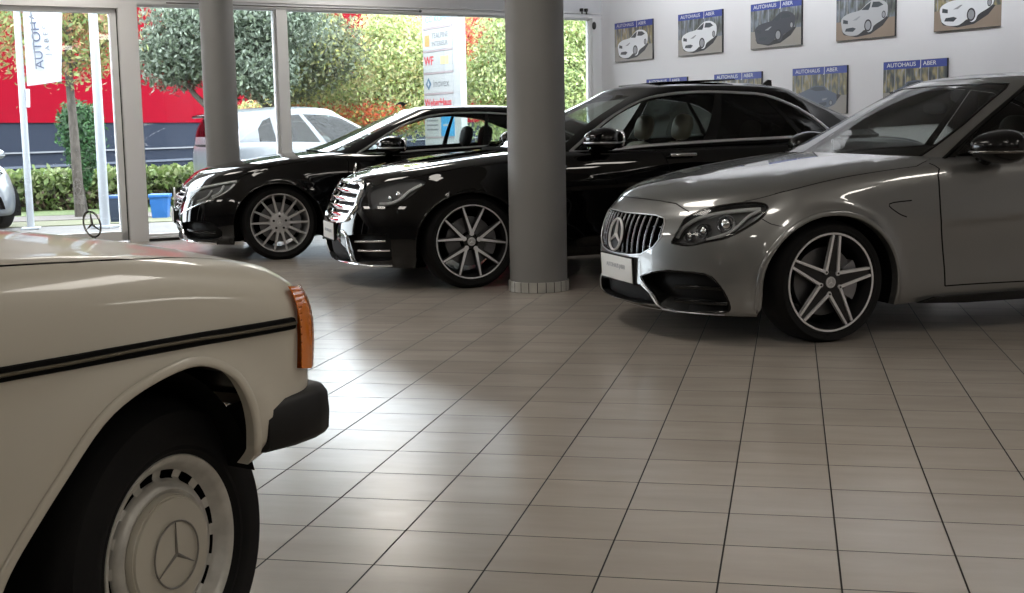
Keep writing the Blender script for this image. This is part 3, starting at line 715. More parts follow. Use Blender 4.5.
def liner(car, S, nm, cx, cz, rx, rz, yi=.40, lo=.32):
    """the dark tub behind a wheel arch"""
    a = np.linspace(-lo, math.pi+.32, 40)
    xs, zs = cx + (rx+.015)*np.where(np.sin(a) > 0, np.cos(a), np.sign(np.cos(a))), cz + (np.where(np.sin(a) > 0, rz, rx)+.015)*np.sin(a)
    V = []; 
    for x, z in zip(xs, zs): V += [(x, .86, z), (x, yi, z)]
    F = [(2*i, 2*i+1, 2*i+3, 2*i+2) for i in range(39)] + [tuple(range(1, 80, 2))]
    p = Piece().add(V, F)
    for q in (p, p.mir()): put('wheel_arch_liner', q, 'rubber', car)
def underbody(car, L):
    u = np.linspace(0, 1, 90); P = L.ev(u, np.zeros(90)); V = []
    for p in P: y = min(p[1], .52); V += [(p[0], y, p[2]+.005), (p[0], -y, p[2]+.005)]
    put('underbody', Piece().add(V, [(2*i, 2*i+1, 2*i+3, 2*i+2) for i in range(89)]), 'rubber', car)
def cabin_hole(S, C, vr=(5.6, 9)):
    """take away the body deck under the cabin"""
    u = np.linspace(.0, 1, 60); P = C.ev(u, np.zeros(60)); k = .965
    P[:, 1] *= k; P[:, 0] = P[:, 0]*.985 - .02
    uv = S.L.near(P, (1, 1, 0), vr); uv[0, 1] = uv[-1, 1] = S.L.n - 1
    S.poly('cabin', np.concatenate([uv]))
def uvline(*p): return np.array(p, float)
def tie(S, key):
    return S.get(key, both=False)
def glass_poly(name, S, pts, sm=0): S.poly(name, np.array(pts), sm)
# ------------------------------------------------------------------ the grey coupe
def uvset(S, **k): pass
def ring_uv(pts): return np.array(pts, float)
def outline_ribbon(S, uv, w, t, lift=0., sm=0, closed=False, n=.02):
    q = list(uv) + ([uv[0]] if closed else [])
    P, N = S.on(q, lift, n, sm); return ribbon(P, N, w, t)
def front_pt(L, y, z, vr=(1.8, 5.2)):
    uv = L.near([(.8, abs(y), z)], (.02, 1, 1), vr, 30); P, N, _, _ = L.frame(uv[:, 0], uv[:, 1]); p = P[0].copy(); n = N[0].copy()
    if y < 0: p[1] *= -1; n[1] *= -1
    return p, n
def front_pts(L, y, z, vr=(1.8, 5.2)):
    y = np.asarray(y, float); z = np.broadcast_to(np.asarray(z, float), y.shape)
    uv = L.near(np.stack([np.full(len(y), .8), np.abs(y), z], 1), (.02, 1, 1), vr, 30); P, N, _, _ = L.frame(uv[:, 0], uv[:, 1]); P = P.copy(); N = N.copy()
    P[y < 0, 1] *= -1; N[y < 0, 1] *= -1
    return P, N
def base_skirt(car, S, m='trim_black'):
    u = np.linspace(0, 1, 120); P = S.L.ev(u, np.full(120, .02)); V = []
    for p in P: V += [tuple(p), (p[0] - (.03 if p[0] > -1 else 0), p[1]*.99, p[2]-.07)]
    put('window_base_seal', Piece().add(V, [(2*i, 2*i+1, 2*i+3, 2*i+2) for i in range(119)]).both(), m, car)
def plate(car, x, z, w, h, m='plate_white', tilt=0., lines=(), y=0.):
    M = Matrix.Translation((x, y, z)) @ Matrix.Rotation(tilt, 4, 'Y')
    p = put('licence_plate', rbox((-.012, -w/2, -h/2), (0, w/2, h/2), .004).tf(M), m, car, smooth=40)
    fr = Piece()
    for a, b in (((-.016, -w/2-.008, -h/2-.008), (-.004, w/2+.008, -h/2+.002)), ((-.016, -w/2-.008, h/2-.002), (-.004, w/2+.008, h/2+.008)), ((-.016, -w/2-.008, -h/2), (-.004, -w/2+.002, h/2)), ((-.016, w/2-.002, -h/2), (-.004, w/2+.008, h/2))): box(a, b, fr)
    put('plate_frame', fr.tf(M), 'trim_black', p)
    for s, sz, dz in lines:
        text('lettering', s, sz, M @ Matrix.Translation((.001, 0, dz)) @ Matrix(((0, 0, 1, 0), (1, 0, 0, 0), (0, 1, 0, 0), (0, 0, 0, 1))), 'plate_print', p, .0006)
    return p
def seam_box(S, name, pts, w): S.line(name, np.array(pts, float), w)

def grey_coupe():
    car = root('car', (-.2156, 7.6807, 0), math.radians(209), 'grey metallic coupe with vertical-bar grille and five-spoke wheels, nearest of the modern cars', 'car', 'modern cars parked in echelon')
    sh = SHAPES['grey_coupe']; L, C = sh['body'], sh['cab']; S = Shell(L)
    lamp = TR['g_lamp']; hf = TR['g_hoodfront']
    bump = [(0, 0), (.315, 0), (.30, 2.5), (.281, 3.52), (.259, 3.69), (.243, 3.93), (.20, 3.4), (.146, 3.10), (.122, 3.17), (.1297, 3.73), (.1345, 4.2), (.13, 4.5), (.1032, 5.286), (.0673, 5.70), (.03, 5.85), (0, 5.9)]
    S.poly('front_bumper', bump)
    hood = [(0, 5.9), (.03, 5.85), (.0673, 5.70), (.1032, 5.286), (.131, 4.6), (.163, 4.88), (.2044, 5.02), (.26, 5.35), (.33, 5.62), (.385, 5.75), (.402, 6.4), (.4049, 7.17), (.395, 8), (.372, 9), (.0, 9)]
    S.poly('hood', hood)
    S.line('panel_gap', [(0, 5.9), (.03, 5.85), (.0673, 5.70), (.1032, 5.286), (.131, 4.55)], .007)
    S.line('panel_gap', [(.2045, 5.03), (.26, 5.35), (.33, 5.62), (.385, 5.75), (.402, 6.4), (.4049, 7.17)], .005)
    S.line('panel_gap', TR['g_bseam'], .005)
    d = [(.3965, 5.95), (.3985, 5.2)] + [tuple(p) for p in TR['g_door']]
    rear = [(.555, 1.05), (.553, 2.5), (.549, 3.7), (.545, 4.8), (.544, 5.95)]
    S.poly('door', d + rear)
    S.line('panel_gap', d, .009); S.line('panel_gap', rear, .006); S.line('panel_gap', [d[-1], rear[0]], .007)
    S.poly('side_skirt', [(.345, 0), (.345, .95), (.4151, 1.0), (.555, 1.0), (.61, 1.0), (.61, 0)])
    vent = TR['g_vent']; S.line('panel_gap', vent, .006, 4)
    S.poly('headlight', lamp, 3)
    gr = [(0, 4.385)] + [tuple(p) for p in TR['g_grille']] + [(0, 2.585)]
    S.poly('grille', gr)
    S.poly('intake', TR['g_intake'], 3)
    S.poly('lower_intake', [(0, 1.62), (.0666, 1.66), (.083, 1.4), (.094, .9), (.06, .72), (0, .70)])
    A = arch_uv(L, .012, .30, .388, .365); B = arch_uv(L, -2.84, .30, .388, .365)
    S.poly('arch', A); S.poly('rear_arch', B)
    S.poly('lower_band', [(.0, .0), (.10, 0), (.14, 0), (.135, .42), (.10, .62), (.06, .66), (0, .64)])
    cabin_hole(S, C); S.cut()
    body = Piece(); 
    for nm in ('body',): body.join(S.get(nm))
    for nm in ('arch', 'rear_arch'): body.join(S.get(nm, depth=.055, dirn=(0, -1, 0), back=False))
    put('body', body, 'paint_grey', car)
    bp = put('front_bumper', S.get('front_bumper'), 'paint_grey', car)
    put('hood', S.get('hood'), 'paint_grey', car); put('panel_gap', S.get('panel_gap', lift=-.004), 'rubber', car)
    put('side_skirt', S.get('side_skirt'), 'paint_grey', car)
    for i in (0, 1):
        dp = S.get('door', both=False); dr = put('door', dp.mir() if i else dp, 'paint_grey', car)
        h = rbox((-1.76, .915, .775), (-1.55, .945, .80), .01); hb = rbox((-1.75, .895, .778), (-1.73, .93, .797), .004).join(rbox((-1.58, .895, .778), (-1.56, .93, .797), .004)); h.join(hb)
        put('door_handle', h.mir() if i else h, 'chrome', dr, smooth=40)
    put('front_splitter', S.get('lower_band', lift=.004), 'gloss_black', bp)
    # grille
    g = put('grille', S.get('grille', depth=.07, dirn=(-1, 0, 0)), 'grille_black', car)
    gp = np.array([L.ev(np.array([a]), np.array([b]))[0] for a, b in gr]); YZ = np.concatenate([gp[:, 1:], (gp[:, 1:]*[-1, 1])[::-1]])
    bars = Piece()
    for k in range(-7, 8):
        y = k*.0585 + (.0 if k else 0)
        if abs(y) > .45: continue
        zs = np.linspace(.40, .70, 121); ok = inside(np.stack([np.full(121, y), zs], 1), YZ)
        if ok.sum() < 6: continue
        z = np.linspace(zs[ok][0]+.003, zs[ok][-1]-.003, 12); P, N = front_pts(L, np.full(12, y), z)
        P = P - [.016, 0, 0]; N = np.stack([np.ones(12), N[:, 1]*.4, np.zeros(12)], 1); N /= np.linalg.norm(N, axis=1)[:, None]
        bars.join(ribbon(P, N, .0065, .012))
        V = []
        for p in P: V += [(p[0]+.004, p[1], p[2]), (p[0]-.05, p[1], p[2])]
        put('bar_web', Piece().add(V, [(2*i, 2*i+1, 2*i+3, 2*i+2) for i in range(11)]), 'gloss_black', g)
    put('grille_bars', bars, 'bar_chrome', g, smooth=35)
    hb = Piece()
    for z in (.60, .49):
        ys = np.linspace(-.44, .44, 40); ok = inside(np.stack([ys, np.full(40, z)], 1), YZ); ys = ys[ok]
        P = front_pts(L, ys, z)[0] - [.030, 0, 0]; hb.join(tube(P, .004, 6))
    put('grille_rods', hb, 'bar_chrome', g, smooth=50)
    fr = outline_ribbon(S, gr, .006, .005, -.002).both(); put('grille_frame', fr, 'satin_silver', g, smooth=40)
    p0, n0 = front_pt(L, 0, .540); em = star(.094, .012, .11, .20).tf(Matrix.Translation((p0[0]+.010, 0, .540)) @ Matrix.Rotation(-.18, 4, 'Y'))
    eb = lathe([(.088, -.01), (.088, .0), (0, 0)], 40, 'x').tf(Matrix.Translation((p0[0]+.006, 0, .540)) @ Matrix.Rotation(-.18, 4, 'Y'))
    put('emblem_disc', eb, 'grille_black', g); put('star_emblem', em, 'badge_white', g, smooth=35)
    # lower intake, side intakes
    li = put('lower_intake', S.get('lower_intake', depth=.05, dirn=(-1, 0, 0)), 'mesh_black', bp)
    ie = outline_ribbon(S, [(.0666, 1.66), (.083, 1.4), (.094, .9), (.10, .55), (.12, .42)], .008, .007)
    for q in (ie, ie.mir()): put('intake_edge', q, 'satin_silver', li, smooth=40)
    put('splitter_highlight', outline_ribbon(S, [(0, .16), (.03, .16), (.07, .22), (.10, .40), (.125, .44), (.16, .50), (.19, .55)],   .006, .005).both(), 'satin_silver', bp, smooth=40)  # silver strip laid along the splitter edge in place of its highlight
    for i in (0, 1):
        q = S.get('intake', both=False, depth=.08); it = put('side_intake', q.mir() if i else q, 'grille_black', bp)
        sl = Piece()
        for v0 in (1.2, 1.75):
            P, N = S.on([(.118, v0-.05), (.15, v0), (.195, v0)], -.035); sl.join(ribbon(P, N, .022, .010))
        P, N = S.on(TR['g_intake'] + [TR['g_intake'][0]], -.006, .02); sl.join(ribbon(P, N, .012, .006))
        put('intake_slats', sl.mir() if i else sl, 'gloss_black', it, smooth=40)
    plate(car, .850, .352, .46, .135, lines=(('AUTOHAUS JABER', .034, .012), ('w w w', .0001, -.2))[:1], tilt=.05)
    # lamps
    for i in (0, 1):
        m = (lambda p: p.mir()) if i else (lambda p: p)
        lp = put('headlight', m(S.get('headlight', both=False, depth=.035)), 'lamp_house', car)
        a = outline_ribbon(S, TR['g_brow'], .022, .010, -.016, 4); put('light_strip', m(a), 'lamp_white', lp, smooth=40)
        a = outline_ribbon(S, TR['g_swoosh'], .017, .010, -.016, 4); put('light_strip', m(a), 'lamp_white', lp, smooth=40)
        q = Piece()
        for (u, v), r in zip(TR['g_bulb'], (.036, .030, .022)):
            P, N = S.on([(u, v), (u+.002, v)], -.022); q.join(ellipsoid(P[0], (r*.8, r, r), 1.0))
            q.join(lathe([(r*1.15, .012), (r*1.28, .018), (r*1.4, -.01)], 24, 'x').tf(Matrix.Translation(tuple(P[0])) @ Matrix.Rotation(.5, 4, 'Z')))
        put('projector', m(q), 'lamp_chrome', lp, smooth=50)
        put('lens_rim', m(outline_ribbon(S, lamp, .014, .003, -.001, 3, True)), 'gloss_black', lp, smooth=40)
        put('lens', m(S.get('headlight', both=False, lift=.001)), 'lens', lp)
    # cabin
    T = Shell(C); 
    T.poly('windshield', [(0, .10), (.05, .11), (.106, .12), (.17, .09), (.2065, .10), (.2044, .44), (.2016, .87), (.193, 1.27), (.187, 1.62), (.178, 1.76), (.13, 1.80), (.09, 1.80), (0, 1.82)])
    T.poly('windshield_band', [(0, .0), (.05, .0), (.106, .0), (.17, .0), (.212, .0), (.2065, .10), (.17, .09), (.106, .12), (.05, .11), (0, .10)])
    T.poly('window_frame', [(.262, .02), (.252, .45), (.248, .85), (.247, 1.3), (.25, 1.72), (.30, 1.80), (.40, 1.82), (.50, 1.8), (.57, 1.72), (.64, 1.35), (.69, .7), (.705, .1), (.70, .02)])
    T.poly('side_window', [(.285, .08), (.262, .55), (.257, .9), (.256, 1.3), (.262, 1.64), (.31, 1.71), (.40, 1.73), (.468, 1.72), (.475, .08)])
    T.poly('quarter_window', [(.49, .08), (.485, 1.71), (.56, 1.62), (.63, 1.27), (.68, .65), (.693, .1)])
    T.poly('rear_window', [(1, .12), (.93, .12), (.85, .12), (.80, .2), (.80, 1.0), (.81, 1.7), (.9, 1.85), (1, 1.85)])
    T.poly('sunroof', [(0, 2.35), (.07, 2.35), (.15, 2.5), (.24, 2.7), (.30, 3.2), (.42, 3.2), (.56, 3.2), (.56, 5), (0, 5)])
    T.line('panel_gap', [(0, 2.35), (.07, 2.35), (.15, 2.5), (.24, 2.7), (.30, 3.2), (.42, 3.2), (.56, 3.2), (.56, 5)], .008)
    T.cut()
    rf = put('roof', T.get('body'), 'paint_grey', car); put('sunroof', T.get('sunroof'), 'gloss_black', rf); put('roof_gap', T.get('panel_gap', lift=-.004), 'rubber', rf)
    put('windshield', T.get('windshield'), 'glass_screen', car); put('window_frame', T.get('window_frame').join(T.get('windshield_band')), 'gloss_black', car)
    for i in (0, 1):
        for nm in ('side_window', 'quarter_window'):
            q = T.get(nm, both=False, lift=-.003); put('side_window', q.mir() if i else q, 'glass_bright', car)
    put('rear_window', T.get('rear_window'), 'glass_mid', car)
    sl = outline_ribbon(T, [(.205, .10), (.2044, .44), (.2016, .87), (.193, 1.27), (.187, 1.62), (.178, 1.76), (.13, 1.80), (.09, 1.80), (0, 1.82)], .016, .004).both()
    put('windshield_seal', sl, 'gloss_black', car, smooth=40)
    base_skirt(car, T)
    wt = outline_ribbon(T, [(.262, .03), (.252, .45), (.247, .9), (.246, 1.35), (.25, 1.74), (.30, 1.82), (.40, 1.84), (.50, 1.82), (.57, 1.74), (.64, 1.37), (.69, .72), (.706, .1)], .022, .014, 0, 3)
    for q in (wt, wt.mir()): put('window_trim', q, 'gloss_black', car, smooth=40)
    for cx_ in (.012, -2.84):
        al = arch_uv(L, cx_, .30, .402, .379); al = al[(al[:, 1] > .12)]
        P, N = S.on(al, 0, .02); q = ribbon(P, N, .030, .009)
        for z_ in (q, q.mir()): put('wheel_arch_trim', z_, 'paint_grey', car, smooth=60)
    im = put('interior_mirror', ellipsoid((-1.215, 0, 1.215), (.02, .115, .04), .7, .7), 'trim_black', car, smooth=50)
    mirror_part(car, -.925, 1.0, .995, 'gloss_black', 1.15, 1, 'emblem_dark'); mirror_part(car, -.925, 1.0, .995, 'gloss_black', 1.15, -1, 'emblem_dark')
    sp = dict(cabin=(-.55, -3.0), belt=.95, seat_x=-1.65, seat_z=.26, back=.60, rear_x=-2.45, rear_heads=True)
    interior(car, sp); inner_side(car, sp); underbody(car, L)
    liner(car, S, 'f', .012, .30, .388, .365); liner(car, S, 'r', -2.84, .30, .388, .365)
    sk = prism([(-.52, .178), (-.62, .205), (-2.35, .215), (-2.45, .19), (-2.3, .165), (-.8, .165)], .83, .895); [put('skirt_blade', q, 'gloss_black', car) for q in (sk, sk.mir())]
    for x, st in ((0, .06), (-2.84, 0)):
        for s in (1, -1): make_wheel(car, x, .88, s, .315, .322, .26, 'five', st)
    # tail lamps and bumper at the far end
    tl = Piece()
    tl.join(ellipsoid((-3.80, .62, .80), (.06, .20, .06), .6, .7)); [put('tail_lamp', q, 'lamp_red', car, smooth=50) for q in (tl, tl.mir())]
    return car
# ------------------------------------------------------------------ the black saloon
def lamp_set(S, car, i, outline, strips, bulbs, depth=.05, w=.016):
    m = (lambda p: p.mir()) if i else (lambda p: p)
    lp = put('headlight', m(S.get('headlight', both=False, depth=depth)), 'lamp_house_light', car)
    for st in strips: put('light_strip', m(outline_ribbon(S, st, w, .010, -.014, 4)), 'lamp_white', lp, smooth=40)
    if bulbs:
        q = Piece()
        for (u, v), r in bulbs:
            P, N = S.on([(u, v), (u+.002, v)], -.020); q.join(ellipsoid(P[0], (r*.8, r, r), 1.0))
        put('projector', m(q), 'lamp_chrome', lp, smooth=50)
    put('lens', m(S.get('headlight', both=False, lift=.001)), 'lens', lp)
    return lp
def louvres(L, S, car, YZ, zs, g, w=.034, ymax=.46):
    q = Piece()
    for z in zs:
        ys = np.linspace(-ymax, ymax, 61); ok = inside(np.stack([ys, np.full(61, z)], 1), YZ); ys = ys[ok]
        if len(ys) < 4: continue
        P, N = front_pts(L, ys, z, (1.5, 6.5)); P = P - [.012, 0, 0]; N = N*[1, 1, .3]; N /= np.linalg.norm(N, axis=1)[:, None]
        q.join(ribbon(P, N, w, .016))
    return q
def black_saloon():
    car = root('car', (-2.7119, 9.9177, 0), math.radians(210.5), 'long black saloon with chrome louvred grille, partly hidden behind the thick round column', 'car', 'modern cars parked in echelon')
    sh = SHAPES['black_saloon']; L, C = sh['body'], sh['cab']; S = Shell(L)
    lamp = TR['w_lamp']
    S.poly('front_bumper', [(0, 0), (.315, 0), (.30, 2.5), (.281, 3.52), (.262, 3.9), (.249, 4.5), (.2308, 4.02), (.2056, 3.64), (.1708, 3.55), (.1511, 3.53), (.13, 3.4), (.10, 2.9), (.06, 2.75), (0, 2.7)])
    S.poly('hood', [(0, 6.3), (.06, 6.2), (.1, 5.8), (.13, 5.0), (.172, 5.40), (.215, 5.42), (.26, 5.55), (.33, 5.72), (.385, 5.8), (.402, 6.4), (.4049, 7.17), (.395, 8), (.36, 9), (0, 9)])
    S.line('panel_gap', [(0, 6.3), (.06, 6.2), (.1, 5.8), (.13, 5.0)], .006); S.line('panel_gap', [(.215, 5.42), (.26, 5.55), (.33, 5.72), (.385, 5.8), (.402, 6.4), (.4049, 7.17)], .005)
    fd = [(.392, 5.95), (.395, 4.8), (.398, 3.6), (.405, 2.4), (.415, 1.05)]; bp_ = [(.505, 1.05), (.502, 2.4), (.498, 3.6), (.490, 4.8), (.486, 5.95)]
    rr = [(.60, 1.05), (.615, 2.0), (.632, 3.0), (.655, 3.8), (.665, 4.8), (.668, 5.95)]
    S.poly('front_door', fd + bp_); S.poly('rear_door', bp_[::-1] + rr)
    for ln in (fd, bp_, rr, [fd[-1], bp_[0]], [bp_[0], rr[0]]): S.line('panel_gap', ln, .006)
    S.poly('headlight', lamp, 3)
    gr = [(0, 6.0), (.0926, 5.72), (.108, 5.2), (.1155, 4.6), (.1160, 3.55), (.095, 2.95), (.05, 2.80), (0, 2.80)]
    S.poly('grille', gr)
    S.poly('side_intake', TR['w_intake']); S.poly('lower_intake', [(0, 1.95), (.05, 1.98), (.085, 1.6), (.098, .9), (.06, .6), (0, .58)])
    S.poly('arch', arch_uv(L, .01, .32, .405, .375)); S.poly('rear_arch', arch_uv(L, -3.04, .32, .405, .375))
    cabin_hole(S, C); S.cut()
    body = S.get('body')
    for nm in ('arch', 'rear_arch'): body.join(S.get(nm, depth=.05, dirn=(0, -1, 0), back=False))
    put('body', body, 'paint_black', car); bp = put('front_bumper', S.get('front_bumper'), 'paint_black', car); put('hood', S.get('hood'), 'paint_black', car)
    put('panel_gap', S.get('panel_gap', lift=-.004), 'rubber', car)
    for i in (0, 1):
        for nm, hx in (('front_door', -1.66), ('rear_door', -2.72)):
            dp = S.get(nm, both=False); dr = put(nm, dp.mir() if i else dp, 'paint_black', car)
            h = rbox((hx-.11, .955, .910), (hx+.11, .985, .936), .011).join(rbox((hx-.10, .92, .914), (hx-.08, .97, .932), .004)).join(rbox((hx+.08, .92, .914), (hx+.10, .97, .932), .004))
            put('door_handle', h.mir() if i else h, 'chrome', dr, smooth=40)
    gp = np.array([L.ev(np.array([a]), np.array([b]))[0] for a, b in gr]); YZ = np.concatenate([gp[:, 1:], (gp[:, 1:]*[-1, 1])[::-1]])
    g = put('grille', S.get('grille', depth=.07, dirn=(-1, 0, 0)), 'grille_black', car)
    put('grille_louvres', louvres(L, S, car, YZ, (.705, .645, .585, .525), g, .042), 'chrome', g, smooth=35)
    gi = S.st(np.array(gr)); gi = gi*np.array([.90, 1]); gi[:, 1] = gi[:, 1].mean() + (gi[:, 1] - gi[:, 1].mean())*.93; put('grille_frame', outline_ribbon(S, S.uv(gi), .046, .020, -.004).both(), 'chrome', g, smooth=40)
    vb = Piece(); z = np.linspace(.50, .74, 8); P, N = front_pts(L, np.zeros(8), z, (1.5, 6.5)); vb.join(ribbon(P - [.02, 0, 0], N, .02, .012)); put('grille_centre_bar', vb, 'chrome', g, smooth=40)
    orn = star(.040, .006, .09, .16).tf(Matrix.Translation((.645, 0, .862)) @ Matrix.Rotation(-.12, 4, 'Y')).join(tube([(.655, 0, .77), (.65, 0, .80), (.648, 0, .824)], [.020, .008, .005], 10))
    put('bonnet_star', orn, 'chrome', car, smooth=35)
    li = put('lower_intake', S.get('lower_intake', depth=.05, dirn=(-1, 0, 0)), 'mesh_black', bp)
    fr_ = outline_ribbon(S, TR['w_cflare'], .020, .010, 0, 3); [put('intake_frame', q, 'chrome', li, smooth=40) for q in (fr_, fr_.mir())]
    put('chrome_lip', outline_ribbon(S, [(0, .42), (.05, .42), (.09, .5)] + TR['w_lip'][1:], .014, .008).both(), 'chrome', bp, smooth=40)
    for i in (0, 1):
        m = (lambda p: p.mir()) if i else (lambda p: p)
        it = put('side_intake', m(S.get('side_intake', both=False, depth=.06)), 'grille_black', bp)
        for k in ('w_strip1', 'w_strip2'): put('chrome_fin', m(outline_ribbon(S, TR[k], .014, .010, 0)), 'chrome', it, smooth=40)
        lamp_set(S, car, i, lamp, [TR['w_brow']], list(zip(TR['w_bulb'], (.030, .026))), .03, .024)
    plate(car, .874, .40, .40, .125, lines=(('AUTOHAUS JABER', .034, 0),))
    T = Shell(C); ws = TR['w_ws']; dl = TR['w_dlo']
    top = [(.253, .05), (.236, .32)] + [tuple(p) for p in dl[2:]]
    dlo = top + [(.692, .05)]
    T.poly('windshield', [(0, .06), (.08, .06), (.15, .08), (.178, .12), (.190, .34), (.1614, .80), (.1471, 1.19), (.1334, 1.547), (.12, 1.78), (.06, 1.85), (0, 1.86)])
    T.poly('window_frame', dlo)
    T.poly('side_window', [(.268, .10), (.25, .38), (.231, .66), (.214, 1.16), (.222, 1.50), (.305, 1.66), (.40, 1.71), (.468, 1.72), (.478, .10)])
    T.poly('rear_side_window', [(.498, .10), (.490, 1.71), (.556, 1.67), (.625, 1.58), (.635, .10)])
    T.poly('quarter_window', [(.645, .10), (.637, 1.55), (.66, 1.44), (.676, 1.25), (.682, .80), (.684, .12)])
    T.poly('rear_window', [(1, .12), (.93, .12), (.85, .12), (.79, .2), (.79, 1.0), (.81, 1.7), (.9, 1.85), (1, 1.85)])
    T.poly('roof_glass', [(0, 2.2), (.10, 2.2), (.2, 2.5), (.27, 3.1), (.36, 3.1), (.36, 5), (0, 5)])
    T.cut()
    rf = put('roof', T.get('body'), 'paint_black', car); put('roof_glass', T.get('roof_glass'), 'gloss_black', rf)
    put('windshield', T.get('windshield'), 'glass_clear', car); put('window_frame', T.get('window_frame'), 'gloss_black', car); put('rear_window', T.get('rear_window'), 'glass_tint', car)
    for i in (0, 1):
        for nm, gm in (('side_window', 'glass_clear'), ('rear_side_window', 'glass_tint'), ('quarter_window', 'glass_tint')):
            q = T.get(nm, both=False, lift=-.003); put(nm, q.mir() if i else q, gm, car)
        q = outline_ribbon(T, [(.266, .03), (.253, .06), (.236, .32)] + [tuple(p) for p in dl[2:-1]] + [(.692, .10)], .024, .008, 0, 3); q.join(outline_ribbon(T, [(.253, .06), (.30, .05), (.478, .04), (.60, .04), (.692, .06)], .024, .008, 0))
        put('window_trim', q.mir() if i else q, 'satin_silver', car, smooth=40)
    base_skirt(car, T)
    put('sunroof', rbox((-2.40, -.40, 1.500), (-1.72, .40, 1.510), .004).tf(Matrix.Translation((-1.72, 0, 1.482)) @ Matrix.Rotation(.028, 4, 'Y') @ Matrix.Translation((1.72, 0, -1.505))), 'gloss_black', rf, smooth=40)
    put('roof_antenna', prism([(-2.96, 1.40), (-2.80, 1.425), (-2.86, 1.47), (-2.92, 1.512), (-2.95, 1.508)], -.012, .012), 'gloss_black', rf)
    for s in (1, -1): mirror_part(car, -.985, 1.035, 1.052, 'paint_black', 1.1, s, 'satin_silver')
    sp = dict(cabin=(-.62, -3.35), belt=.99, seat_x=-1.52, seat_z=.33, back=.60, rear_x=-2.55, rear_heads=True, seat='leather_beige')
    interior(car, sp); inner_side(car, sp); underbody(car, L)
    for cx_ in (.01, -3.04):
        al = arch_uv(L, cx_, .32, .411, .381); al = al[(al[:, 1] > .12)]
        P, N = S.on(al, 0, .02); q = ribbon(P, N, .012, .006)
        for z_ in (q, q.mir()): put('wheel_arch_trim', z_, 'paint_black', car, smooth=60)
    liner(car, S, 'f', .01, .32, .405, .375); liner(car, S, 'r', -3.04, .32, .405, .375)
    for x, st in ((0, 0), (-3.04, 0)):
        for s in (1, -1): make_wheel(car, x, .92, s, .338, .345, .270, 'ten', st)
    tl = Piece(); tl.join(ellipsoid((-4.14, .68, .86), (.08, .20, .07), .6, .7))
    for i in (0, 1): put('tail_lamp', tl.mir() if i else tl, 'lamp_red', car, smooth=50)
    return car

